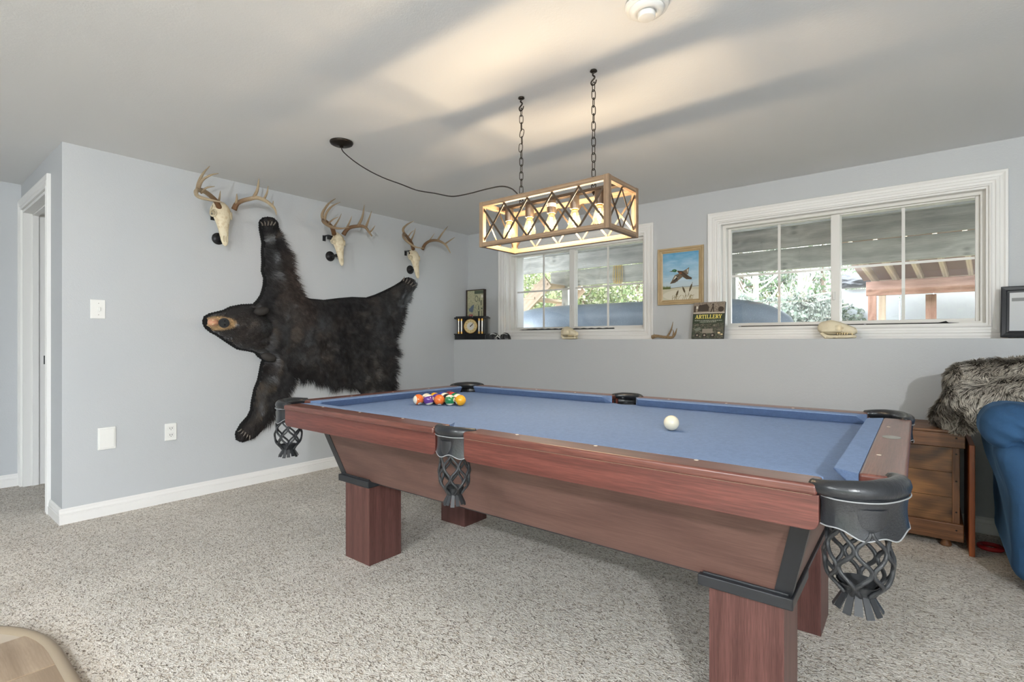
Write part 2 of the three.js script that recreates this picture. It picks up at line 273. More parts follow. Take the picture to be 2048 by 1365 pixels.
const CASING = [[0, 0], [0, 0.014], [0.008, 0.017], [0.014, 0.012], [0.026, 0.013], [0.03, 0.017], [0.044, 0.018], [0.048, 0.014], [0.062, 0.016], [0.07, 0.02], [0.08, 0.02], [0.083, 0.016], [0.083, 0]];

struct('floor', [box(XH - 0.3, XR + 0.15, -0.12, 0, ZW - 0.3, ZB + 0.15, 0, 'x')], M.carpet, 'beige and grey flecked looped carpet over the whole floor', 'carpet');
struct('ceiling', [box(XH - 0.3, XR + 0.15, H, H + 0.15, ZW - 0.3, ZB + 0.15)], M.ceiling, 'smooth white painted ceiling', 'ceiling');
struct('wall_left', [box(XL - 0.13, XL, 0, H, ZW - 0.3, ZN)], M.wall, 'pale grey painted wall carrying the bear hide and skulls', 'wall');
{ // upper window wall with two openings, set back behind the ledge
  const s = poly([[XL - 0.13, LEDGE - 0.02], [XR + 0.15, LEDGE - 0.02], [XR + 0.15, H], [XL - 0.13, H]]);
  for (const dx of [0, -2.155]) { const h = new THREE.Path(); h.moveTo(-1.262 + dx, 1.165); h.lineTo(0.288 + dx, 1.165); h.lineTo(0.288 + dx, 1.993); h.lineTo(-1.262 + dx, 1.993); h.closePath(); s.holes.push(h); }
  const g = extrude(s, 0.3); g.translate(0, 0, ZW - 0.3);
  struct('wall_back', [g], M.wall, 'pale grey upper wall with two wide windows behind the ledge', 'wall');
}
struct('wall_lower', [box(XL, XR, 0, LEDGE, ZW - 0.3, ZL, 0.004)], M.wall, 'pale grey lower wall with a full-width ledge on top', 'wall');
{ // wall with the doorway beside the bear wall
  const s = poly([[XH, 0], [-5.2, 0], [-5.2, 2.04], [-4.32, 2.04], [-4.32, 0], [XL - 0.13, 0], [XL - 0.13, H], [XH, H]]);
  const g = extrude(s, 0.165); g.translate(0, 0, ZN - 0.165);
  struct('wall_return', [g], M.wall, 'short pale grey wall with the white doorway', 'wall');
}
struct('wall_hall', [box(XH - 0.15, XH, 0, H, ZN - 1.6, ZB + 0.15)], M.wall, 'grey wall beyond the doorway corner', 'wall');
struct('wall_closet', [box(XH, XL - 0.13, 0, H, ZN - 1.6, ZN - 1.5)], M.wall, 'grey wall of the room behind the doorway', 'wall');
struct('wall_right', [box(XR, XR + 0.15, 0, H, ZW - 0.3, ZB + 0.15)], M.wall, 'pale grey wall on the sofa side of the room', 'wall');
{ // rear wall with a wide glazed patio door: the daylight on the carpet comes from there
  const s = poly([[XH - 0.15, 0], [-1.3, 0], [-1.3, 2.06], [2.9, 2.06], [2.9, 0], [XR + 0.15, 0], [XR + 0.15, H], [XH - 0.15, H]]);
  const g = extrude(s, 0.15); g.translate(0, 0, ZB);
  struct('wall_front', [g], M.wall, 'pale grey rear wall with a wide patio door', 'wall');
  const d = structGroup('door_2', 'white framed sliding glass patio door in the rear wall', 'door');
  for (const [x0, x1] of [[-1.3, 0.8], [0.8, 2.9]]) {
    add('door_frame', [box(x0, x0 + 0.07, 0.02, 2.06, ZB + 0.03, ZB + 0.09), box(x1 - 0.07, x1, 0.02, 2.06, ZB + 0.03, ZB + 0.09), box(x0, x1, 1.98, 2.06, ZB + 0.03, ZB + 0.09), box(x0, x1, 0.0, 0.1, ZB + 0.03, ZB + 0.09)], M.vinyl, d);
    add('pane', [box(x0 + 0.07, x1 - 0.07, 0.1, 1.98, ZB + 0.055, ZB + 0.061)], M.glass, d);
  }
}
// baseboards
const bb = (name, P, Q, out) => struct(name, [mould(BASE, P, Q, out)], M.trim, 'white stepped baseboard along the foot of the ' + { baseboard_left: 'bear wall', baseboard_return: 'doorway wall', baseboard_hall: 'hall wall', baseboard_back: 'wall under the windows' }[name], 'baseboard');
bb('baseboard_left', V(XL, 0, ZN + 0.015), V(XL, 0, ZL), V(1, 0, 0));
bb('baseboard_return', V(XL, 0, ZN), V(-4.245, 0, ZN), V(0, 0, 1));
bb('baseboard_hall', V(XH, 0, ZN), V(XH, 0, ZB), V(1, 0, 0));
bb('baseboard_back', V(XL, 0, ZL), V(XR, 0, ZL), V(0, 0, 1));
// doorway
{
  const d = structGroup('door_1', 'white cased doorway with a black strike plate in the jamb', 'doorway');
  const C = CASING.map(([w, t]) => [w * 0.9, t]);
  for (const g of mitred(C, -5.2, -4.318, -0.2, 2.042, ZN, [1, 2, 3])) { const p = g.attributes.position; for (let i = 0; i < p.count; i++) { if (p.getY(i) < 0) p.setY(i, 0); if (p.getX(i) < XH + 0.001) p.setX(i, XH + 0.001); } add('casing', [g], M.trim, d); }
  add('jamb', [box(-5.2, -5.18, 0, 2.04, ZN - 0.165, ZN + 0.002)], M.trim, d);
  add('jamb', [box(-4.34, -4.32, 0, 2.04, ZN - 0.165, ZN + 0.002)], M.trim, d);
  add('jamb_head', [box(-5.18, -4.34, 2.02, 2.04, ZN - 0.165, ZN + 0.002)], M.trim, d);
  add('door_stop', [box(-5.18, -5.168, 0, 2.02, ZN - 0.085, ZN - 0.05, 0.002), box(-5.18, -4.34, 2.008, 2.02, ZN - 0.085, ZN - 0.05, 0.002)], M.trim, d);
  const p = add('strike_plate', [box(-5.18, -5.176, 0.9, 0.965, ZN - 0.15, ZN - 0.112)], M.blackTrim, d); p.userData.label = 'black metal strike plate';
  add('strike_hole', [box(-5.1765, -5.175, 0.918, 0.947, ZN - 0.138, ZN - 0.122)], M.silver, p);
  add('casing_behind', [box(-5.25, -5.18, 0, 2.1, ZN - 0.18, ZN - 0.165)], M.trim, d);
}
// windows
function makeWindow(name, dx, label) {
  const w = structGroup(name, label, 'window'), X0 = -1.257 + dx, X1 = 0.283 + dx, Y0 = 1.17, Y1 = 1.988, zg = ZW - 0.1;
  for (const g of mitred(CASING, X0, X1, Y0, Y1, ZW)) add('casing', [g], M.trim, w);
  add('jamb', [box(X0 - 0.004, X0 + 0.012, Y0, Y1, ZW - 0.3, ZW), box(X1 - 0.012, X1 + 0.004, Y0, Y1, ZW - 0.3, ZW), box(X0 + 0.012, X1 - 0.012, Y1 - 0.012, Y1 + 0.004, ZW - 0.3, ZW)], M.trim, w);
  add('stool', [box(X0 + 0.012, X1 - 0.012, Y0 - 0.004, Y0 + 0.012, ZW - 0.3, ZW)], M.trim, w);
  const f0 = X0 + 0.012, f1 = X1 - 0.012, zF = ZW - 0.055, zB = ZW - 0.14;
  add('window_frame', [box(f0, f0 + 0.022, Y0, Y1, zB, zF), box(f1 - 0.022, f1, Y0, Y1, zB, zF), box(f0 + 0.022, f1 - 0.022, Y1 - 0.032, Y1 - 0.01, zB, zF), box(f0 + 0.022, f1 - 0.022, Y0 + 0.01, Y0 + 0.026, zB, zF)], M.vinyl, w);
  const mid = -0.495 + dx;
  for (const [a, b, zo, left] of [[f0 + 0.022, mid + 0.03, -0.028, true], [mid - 0.03, f1 - 0.022, 0.0, false]]) {
    const s = part('sash', w), z0 = zg - 0.014 + zo, z1 = zg + 0.016 + zo, gx0 = left ? -1.2 + dx : mid + 0.025, gx1 = left ? mid - 0.028 : 0.228 + dx;
    add('sash_frame', [box(a, gx0, Y0 + 0.026, Y1 - 0.032, z0, z1, 0.003), box(gx1, b, Y0 + 0.026, Y1 - 0.032, z0, z1, 0.003), box(gx0, gx1, 1.947, Y1 - 0.03, z0, z1, 0.003), box(gx0, gx1, Y0 + 0.026, 1.214, z0, z1, 0.003)], M.vinyl, s);
    add('pane', [box(gx0, gx1, 1.214, 1.947, zg - 0.002 + zo, zg + 0.002 + zo)], M.glass, s);
    const gm = (gx0 + gx1) / 2;
    add('muntin', [box(gm - 0.009, gm + 0.009, 1.214, 1.947, zg - 0.012 + zo, zg - 0.004 + zo)], M.vinyl, s);
    add('muntin', [box(gx0, gx1, 1.576, 1.592, zg - 0.013 + zo, zg - 0.005 + zo)], M.vinyl, s);
  }
  add('sash_latch', [box(mid - 0.018, mid - 0.003, 1.36, 1.42, zg + 0.016, zg + 0.03, 0.004)], M.vinyl, w);
  return w;
}
makeWindow('window_1', -2.155, 'white sliding window nearer the bear wall, canoe and stairs outside');
makeWindow('window_2', 0, 'white sliding window with shed roof visible outside');
// switch, blank plate, outlet
{
  const s = thing('light_switch', 'white double toggle switch plate on the bear wall', 'switch', [XL, 1.27, -0.86]);
  add('plate', [box(0, 0.006, -0.058, 0.058, -0.038, 0.036, 0.003)], M.plate, s);
  add('toggle', [box(0.006, 0.018, -0.012, 0.012, -0.012, -0.004, 0.002)], M.plate, s); add('screw', [cyl(V(0.006, 0.035, -0.004), V(0.0075, 0.035, -0.004), 0.003)], M.silver, s); add('screw', [cyl(V(0.006, -0.035, -0.004), V(0.0075, -0.035, -0.004), 0.003)], M.silver, s);
  const b = thing('access_cover', 'blank square white cover plate low on the bear wall', 'wall plate', [XL, 0.475, -0.905]);
  add('plate', [box(0, 0.007, -0.068, 0.068, -0.045, 0.045, 0.002)], M.plate, b); add('lid', [box(0.007, 0.011, -0.058, 0.058, -0.037, 0.037, 0.002)], M.plate, b);
  const o = thing('wall_outlet', 'white duplex power outlet low on the bear wall', 'outlet', [XL, 0.467, -1.25]);
  add('plate', [box(0, 0.006, -0.057, 0.057, -0.035, 0.035, 0.003)], M.plate, o);
  for (const y of [0.022, -0.022]) { const r = add('receptacle', [box(0.006, 0.009, y - 0.014, y + 0.014, -0.016, 0.016, 0.004)], M.plate, o); add('slot', [box(0.009, 0.0096, y - 0.002, y + 0.008, -0.008, -0.005), box(0.009, 0.0096, y - 0.002, y + 0.008, 0.005, 0.008), box(0.009, 0.0096, y - 0.01, y - 0.006, -0.002, 0.002)], M.slot, r); }
}
// smoke detector
{
  const p = onY(1293, 8, H), d = thing('smoke_detector', 'round white smoke detector on the ceiling', 'smoke detector', [p.x, H, p.z]);
  add('base', [lathe([[0, -0.004], [0.072, -0.004], [0.075, -0.008], [0.072, -0.016], [0.06, -0.02], [0, -0.02]], 40)], M.whitePaint, d);
  add('body', [lathe([[0.06, -0.018], [0.058, -0.028], [0.045, -0.034], [0.036, -0.034], [0.034, -0.03], [0.03, -0.03]], 40)], M.whitePaint, d);
  add('sensor_cap', [lathe([[0.03, -0.03], [0.03, -0.046], [0.026, -0.05], [0, -0.051]], 32)], M.whitePaint, d);
}
// two ceiling lamps in the rear of the room
for (const [x, where, share] of [[-1.172, 'between the hearth and the patio door', 0.54], [1.7, 'beside the right wall', 1.7]]) {
  const l = thing('ceiling_lamp', 'round flush ceiling lamp ' + where, 'lamp', [x, H, 1.6]);
  add('lamp_rim', [lathe([[0.0, -0.001], [0.19, -0.001], [0.19, -0.03], [0.172, -0.035], [0.172, -0.02], [0, -0.02]], 40)], M.whitePaint, l);
  add('lamp_diffuser', [lathe([[0.172, -0.03], [0.15, -0.045], [0.09, -0.055], [0, -0.058]], 40)], std({ color: S(250, 248, 242), emissive: DOME.color, emissiveIntensity: 3, roughness: 0.5 }), l);
  const a = new THREE.PointLight(DOME.color, DOME.power * share, 0, 2); a.position.set(0, -0.14, 0); a.castShadow = true; a.shadow.radius = 2.5; a.name = 'ceiling_lamp_glow'; l.add(a);
}
// ---------------------------------------------------------------- pool table
const TX = -1.264, TZ = -1.917, RT = 0.777, CLOTH = 0.735, A = 1.225, B = 0.705, SH = -0.018;
const table = thing('pool_table', 'mahogany pool table with blue cloth and black leather net pockets', 'pool table', [TX, 0, TZ]);
table.rotation.y = 0.6 * Math.PI / 180;
{
  // legs with black caps
  for (const sx of [-1, 1]) for (const sz of [-1, 1]) {
    const x0 = (sx < 0 ? -0.985 : 0.792) + SH, z0 = sz < 0 ? -0.425 : 0.232, l = add('leg', [box(x0, x0 + 0.193, 0, 0.382, z0, z0 + 0.193, 0.002, 'y', [sx, sz * 0.3])], M.leg, table);
    add('leg_cap', [box(x0 - 0.025, x0 + 0.218, 0.38, 0.412, z0 - 0.025, z0 + 0.218, 0.004), box(x0 - 0.014, x0 + 0.207, 0.41, 0.418, z0 - 0.014, z0 + 0.207, 0.003)], M.blackTrim, l);
  }
  // slanted cabinet: [half length, y, half width]
  const T = [1.068, 0.685, 0.519], D = [1.0, 0.408, 0.43], th = 0.018;
  const P = (k, sx, sz, i = 0) => [sx * (k[0] - i) + SH, k[1], sz * (k[2] - i)];
  for (const s of [1, -1]) {
    add('side_panel', [uvMetres(hull([P(T, 1, s), P(T, -1, s), P(D, 1, s), P(D, -1, s), P(T, 1, s, th), P(T, -1, s, th), P(D, 1, s, th), P(D, -1, s, th)]), 'x', [s, 0.3])], M.cabinet, table);
    add('end_panel', [uvMetres(hull([P(T, s, 1), P(T, s, -1), P(D, s, 1), P(D, s, -1), P(T, s, 1, th), P(T, s, -1, th), P(D, s, 1, th), P(D, s, -1, th)]), 'z', [0.4, s])], M.cabinet, table);
    for (const q of [1, -1]) { // black corner trim
      const o = 0.0035, w = 0.042, pts = []; for (const k of [T, D]) { const x = s * (k[0] + o) + SH, z = q * (k[2] + o); pts.push([x, k[1], z], [x - s * w, k[1], z], [x, k[1], z - q * w], [x - s * w, k[1], z - q * 0.01], [x - s * 0.01, k[1], z - q * w]); }
      add('corner_trim', [hull(pts)], M.blackTrim, table);
    }
  }
  add('cabinet_floor', [box(-0.99, 0.99, 0.4, 0.41, -0.42, 0.42)], M.blackTrim, table);
  // slate and cloth with pocket openings
  const pockets = [[-1.145, 0.642], [-1.145, -0.642], [1.145, 0.642], [1.145, -0.642], [0, 0.667], [0, -0.667]];
  const outline = []; // rectangle with round bites at the pockets
  const r = 0.062;
  const bite = (cx, cz, a0, a1) => { for (let i = 0; i <= 12; i++) { const a = lerp(a0, a1, i / 12); outline.push([cx + r * Math.cos(a), cz + r * Math.sin(a)]); } };
  const PI = Math.PI;
  bite(-1.14, -0.628, PI / 2, 0); bite(0, -0.665, PI - 0.64, 0.64); bite(1.14, -0.628, PI, PI / 2);
  bite(1.14, 0.628, -PI / 2, -PI); bite(0, 0.665, -0.64, -PI + 0.64); bite(-1.14, 0.628, 0, -PI / 2);
  const bedShape = poly(outline.map(([x, z]) => [x, -z]));
  const g = extrude(bedShape, 0.004); g.rotateX(-Math.PI / 2); g.translate(0, CLOTH - 0.004, 0); add('cloth_bed', [uvMetres(g)], M.felt, table);
  const g2 = extrude(bedShape, 0.045); g2.rotateX(-Math.PI / 2); g2.translate(0, CLOTH - 0.05, 0); add('slate', [g2], M.blackTrim, table);
  // rails, cushions, aprons
  const sideSeg = [[-1.08, -0.07], [0.07, 1.08]];
  const roundApron = (L, h, r) => { const s = new THREE.Shape(); s.moveTo(0, h); s.lineTo(0, r); s.quadraticCurveTo(0, 0, r, 0); s.lineTo(L - r, 0); s.quadraticCurveTo(L, 0, L, r); s.lineTo(L, h); s.closePath(); return s; };
  for (const s of [1, -1]) for (const [i, [x0, x1]] of sideSeg.entries()) {
    const zo = s * B, zi = s * (B - 0.088), gap = s > 0 && i === 1;
    add('rail_cap', [box(x0, x1, RT - 0.024, RT, Math.min(zo, zi), Math.max(zo, zi), 0.008, 'x', [i, s])], M.rail, table);
    const ap = extrude(roundApron(x1 - x0, gap ? 0.072 : 0.076, 0.022), 0.02, 0.002); ap.translate(x0, 0.68, s > 0 ? B - 0.03 : -B + 0.008); add('apron', [uvMetres(ap, 'x', [i * 0.7, s])], M.apron, table);
    if (gap) add('edge_strip', [box(x0 + 0.004, x1 - 0.01, 0.7525, 0.7555, B - 0.03, B - 0.007)], M.cream, table);
    const q = (e, o, y) => [e, y, s * (B - o)], k = 0.03;
    add('cushion', [uvMetres(hull([q(x0, 0.087, RT - 0.001), q(x1, 0.087, RT - 0.001), q(x0, 0.087, CLOTH + 0.001), q(x1, 0.087, CLOTH + 0.001), q(x0 + k, 0.138, RT - 0.002), q(x1 - k, 0.138, RT - 0.002), q(x0 + k + 0.004, 0.14, RT - 0.006), q(x1 - k - 0.004, 0.14, RT - 0.006), q(x0 + k, 0.102, CLOTH + 0.001), q(x1 - k, 0.102, CLOTH + 0.001)]))], M.feltRail, table);
  }
  for (const s of [1, -1]) {
    const e = 0.535, xo = s * A, xi = s * (A - 0.088);
    const rail = add('rail_cap', [box(Math.min(xo, xi), Math.max(xo, xi), RT - 0.024, RT, -e, e, 0.008, 'z', [0.3, s])], M.rail, table);
    const ap = extrude(roundApron(2 * e, 0.076, 0.022), 0.02, 0.002); ap.rotateY(Math.PI / 2); ap.translate(s > 0 ? A - 0.028 : -A + 0.008, 0.68, e); add('apron', [uvMetres(ap, 'z', [0.2, s])], M.apron, table);
    const q = (z, o, y) => [s * (A - o), y, z], k = 0.035;
    add('cushion', [uvMetres(hull([q(-e, 0.087, RT - 0.001), q(e, 0.087, RT - 0.001), q(-e, 0.087, CLOTH + 0.001), q(e, 0.087, CLOTH + 0.001), q(-e + k, 0.138, RT - 0.002), q(e - k, 0.138, RT - 0.002), q(-e + k + 0.004, 0.14, RT - 0.006), q(e - k - 0.004, 0.14, RT - 0.006), q(-e + k, 0.102, CLOTH + 0.001), q(e - k, 0.102, CLOTH + 0.001)]), 'z')], M.feltRail, table);
    if (s > 0) { const n = lathe([[0, 0], [0.024, 0], [0.024, 0.0015], [0.021, 0.002], [0, 0.002]], 28); n.scale(1, 1, 1.35); n.translate(A - 0.046, RT - 0.0005, -0.045); const pl = add('name_plate', [n], M.silver, rail); pl.userData.label = 'small oval silver maker plate'; }
    for (const z of [-0.28, 0, 0.28]) if (s < 0 || z) add('sight', [cyl(V(s * (A - 0.062), RT - 0.001, z), V(s * (A - 0.062), RT + 0.0006, z), 0.0055)], M.ivory, rail);
  }
  for (const s of [1, -1]) for (const x of [-0.865, -0.589, -0.314, 0.242, 0.524, 0.808]) add('sight', [cyl(V(x, RT - 0.001, s * (B - 0.083 + 0.012)), V(x, RT + 0.0006, s * (B - 0.071)), 0.0055)], M.ivory, table);
  // pockets
  function net(cx, cz, top, bot, r0) {
    const prof = (t) => r0 * (t < 0.45 ? lerp(0.9, 1.06, t / 0.45) : t < 0.72 ? lerp(1.06, 0.98, (t - 0.45) / 0.27) : lerp(0.98, 0.48, smooth(0.72, 1.05, t)));
    const N = 12, list = [];
    for (let i = 0; i < N; i++) {
      const pts = []; for (let k = 0; k <= 16; k++) { const t = k / 16, wv = Math.cos(t * Math.PI * 3.5) * (i % 2 ? 1 : -1), ang = (i + 0.5 + wv * 0.46) / N * Math.PI * 2, R = prof(t); pts.push(V(cx + Math.cos(ang) * R, lerp(top, bot, t), cz + Math.sin(ang) * R)); }
      list.push(taper(pts, [0.0042, 0.0046, 0.0042], 6, 2));
    }
    list.push(lathe([[r0 * 0.66, bot + 0.02], [r0 * 0.5, bot + 0.008], [r0 * 0.46, bot - 0.004], [r0 * 0.42, bot - 0.004], [r0 * 0.46, bot + 0.01], [r0 * 0.6, bot + 0.022]], 24).translate(cx, 0, cz));
    return list;
  }
  function fringe(cx, cz, y, r0) {
    const list = [], N = 13;
    for (let i = 0; i < N; i++) { const a = i / N * Math.PI * 2, c = Math.cos(a), s = Math.sin(a), w = r0 * 0.27, len = 0.03 + 0.006 * ((i * 7) % 5) / 4, tx = -s, tz = c, pts = []; for (const [R, yy, ww] of [[r0 * 0.45, y + 0.002, w * 0.75], [r0 * 0.78, y - len, w]]) for (const q of [-0.5, 0.5]) for (const o of [0, 0.003]) pts.push([cx + c * (R - o) + tx * ww * q, yy, cz + s * (R - o) + tz * ww * q]); list.push(hull(pts)); }
    return list;
  }
  // rim path in plan, skirt below it with a scalloped edge
  function sheet(path, yTop, yBot, n = 60) {
    const c = new THREE.CatmullRomCurve3(path.map(([x, z]) => V(x, 0, z)), false, 'centripetal'), pos = [], idx = [], uv = [], L = c.getLength(), edge = [];
    for (let i = 0; i <= n; i++) { const t = i / n, p = c.getPointAt(t), yb = yBot(t), tg = c.getTangentAt(t), nx = tg.z, nz = -tg.x; for (let k = 0; k <= 6; k++) { const f = k / 6, o = 0.004 * Math.sin(f * Math.PI); pos.push(p.x + nx * o, lerp(yTop, yb, f), p.z + nz * o); uv.push(t * L, lerp(yTop, yb, f)); } edge.push(V(p.x, yb, p.z)); }
    for (let i = 0; i < n; i++) for (let k = 0; k < 6; k++) { const a = i * 7 + k, b = a + 7; idx.push(a, b, a + 1, a + 1, b, b + 1); }
    const g = new THREE.BufferGeometry(); g.setAttribute('position', new THREE.Float32BufferAttribute(pos, 3)); g.setAttribute('uv', new THREE.Float32BufferAttribute(uv, 2)); g.setIndex(idx); g.computeVertexNormals(); return [strip(g), edge];
  }
  const doubleLeather = M.leather.clone(); doubleLeather.side = THREE.DoubleSide;
  for (const [cx, cz] of pockets) {
    const p = part('pocket', table), sx = Math.sign(cx), sz = Math.sign(cz), corner = Math.abs(cx) > 0.5, r0 = corner ? 0.058 : 0.05;
    p.userData.label = 'black leather pocket with a scalloped skirt and lattice net';
    const path = corner
      ? [[1.084, B - 0.012], [1.11, B + 0.003], [1.15, B], [1.187, B - 0.022], [1.212, B - 0.06], [A + 0.004, B - 0.11], [A + 0.003, B - 0.15], [A - 0.012, B - 0.176]].map(([x, z]) => [sx * x, sz * z])
      : [[-0.085, B - 0.035], [-0.068, B - 0.012], [-0.038, B + 0.008], [0, B + 0.012], [0.038, B + 0.008], [0.068, B - 0.012], [0.085, B - 0.035]].map(([x, z]) => [x, sz * z]);
    if (corner ? sx * sz < 0 : sz < 0) path.reverse();
    const rim = path.map(([x, z]) => V(x - (corner ? sx * 0.016 : 0), RT - 0.006, z - sz * 0.014));
    add('rim', [taper(rim, corner ? [0.014, 0.022, 0.024, 0.022, 0.014] : [0.012, 0.018, 0.019, 0.018, 0.012], 12, 5)], M.leather, p);
    const inner = path.slice(1, -1).map(([x, z]) => V(cx + (x - cx) * 0.7, RT - 0.016, cz + (z - cz) * 0.7));
    add('rim_liner', [taper(inner, [0.009, 0.011, 0.011, 0.011, 0.009], 10, 5)], M.leather, p);
    const dipY = corner ? (t) => 0.702 - 0.024 * Math.sin(clamp(t) * Math.PI) - 0.005 * Math.cos(t * Math.PI * 7) : (t) => 0.69 - 0.006 * Math.cos(t * Math.PI * 5);
    const [sk, edge] = sheet(path, RT - 0.018, dipY); add('skirt', [sk], doubleLeather, p);
    add('skirt_edge', [taper(edge.filter((_, i) => i % 2 === 0), [0.0016, 0.0016], 5, 2)], M.stitch, p);
    add('seam', [taper(path.map(([x, z]) => V(x + (corner ? sx * 0.002 : 0), RT - 0.022, z + sz * 0.002)), [0.0016, 0.0016], 5, 6)], M.stitch, p);
    const ccz = cz + sz * 0.004;
    add('cup', [lathe([[r0 * 0.98, 0.74], [r0 * 0.93, 0.7], [r0 * 0.9, 0.688]], 28).translate(cx, 0, ccz)], doubleLeather, p);
    add('net', net(cx, ccz, 0.695, 0.556, r0), M.leatherSoft, p);
    add('fringe', fringe(cx, ccz, 0.554, r0), M.leatherSoft, p);
  }
}
// balls
{
  const BR = 0.0286, C = { y: '#e8a818', b: '#2a3f9a', r: '#c8352e', p: '#5b3486', o: '#e0702c', g: '#1e7a4a', m: '#7c2428', k: '#181818' };
  const kinds = { 1: ['y', 'yellow'], 2: ['b', 'blue'], 3: ['r', 'red'], 4: ['p', 'purple'], 5: ['o', 'orange'], 6: ['g', 'green'], 7: ['m', 'maroon'], 8: ['k', 'black'], 9: ['y', 'yellow'], 10: ['b', 'blue'], 11: ['r', 'red'], 12: ['p', 'purple'], 13: ['o', 'orange'], 14: ['g', 'green'], 15: ['m', 'maroon'] };
  const sphere = new THREE.SphereGeometry(BR, 40, 28);
  const ballTex = (n) => canvasTex(256, 128, (c, w, h) => {
    const R = rng(n * 31 + 7), col = C[kinds[n][0]]; c.fillStyle = n > 8 ? '#f1e9d6' : col; c.fillRect(0, 0, w, h); if (n > 8) { c.fillStyle = col; c.fillRect(0, h * 0.29, w, h * 0.42); }
    c.globalAlpha = 0.3; for (let i = 0; i < 26; i++) { c.strokeStyle = R() < 0.6 ? '#fff3df' : col; c.lineWidth = 0.6 + 1.6 * R(); const y = n > 8 ? h * (0.31 + 0.38 * R()) : h * R(), x = w * R(); c.beginPath(); c.moveTo(x, y); c.bezierCurveTo(x + 10, y + 8 * (R() - 0.5), x + 20, y + 10 * (R() - 0.5), x + 32, y + 8 * (R() - 0.5)); c.stroke(); } c.globalAlpha = 1;
    for (const x of [w * 0.25, w * 0.75]) { c.fillStyle = '#f6efe0'; c.beginPath(); c.arc(x, h / 2, 15, 0, 7); c.fill(); c.lineWidth = 1.5; c.strokeStyle = '#222'; c.stroke(); c.fillStyle = '#151515'; c.font = 'bold 19px sans-serif'; c.textAlign = 'center'; c.textBaseline = 'middle'; c.fillText(String(n), x, h / 2 + 1); }
  });
  // rack of fifteen: apex towards the cue ball; rows listed from the side nearer the window wall
  const rows = [[1], [11, 14], [6, 8, 5], [3, 10, 4, 12], [7, 2, 9, 15, 13]], where = ['at the apex of the rack', 'in the second row of the rack', 'in the third row of the rack', 'in the fourth row of the rack', 'in the base row of the rack'];
  const turn = { 1: [0.5, -0.4, 0.9], 14: [0.3, -1.3, 0.35], 5: [1.2, 0.4, 0.8], 12: [0.5, 2.1, -0.5], 13: [1.3, 0.7, 0.4] };
  rows.forEach((row, k) => row.forEach((n, j) => {
    const m = new THREE.Mesh(sphere, phys({ map: ballTex(n), roughness: 0.12, clearcoat: 0.6, clearcoatRoughness: 0.08 })); m.name = numbered('pool_ball'); m.castShadow = m.receiveShadow = true;
    m.position.set(-1.902 - k * 0.0497, CLOTH + BR + 0.0006, -1.93 + (j - k / 2) * 0.0574); const R = rng(n * 77); m.rotation.set(...(turn[n] ?? [R() * 6, R() * 6, R() * 6])); scene.add(m);
    tag(m, (n > 8 ? 'white ball with a ' + kinds[n][1] + ' stripe, number ' : 'solid ' + kinds[n][1] + ' ball, number ') + n + ', ' + where[k], 'pool ball', 'racked pool balls');
  }));
  const cue = new THREE.Mesh(sphere, phys({ color: S(238, 230, 208), roughness: 0.12, clearcoat: 0.6 })); cue.name = 'cue_ball'; cue.position.set(-0.755, CLOTH + BR + 0.0006, -1.9); cue.castShadow = cue.receiveShadow = true; scene.add(cue);
  tag(cue, 'plain cream cue ball alone on the blue cloth', 'cue ball');
}
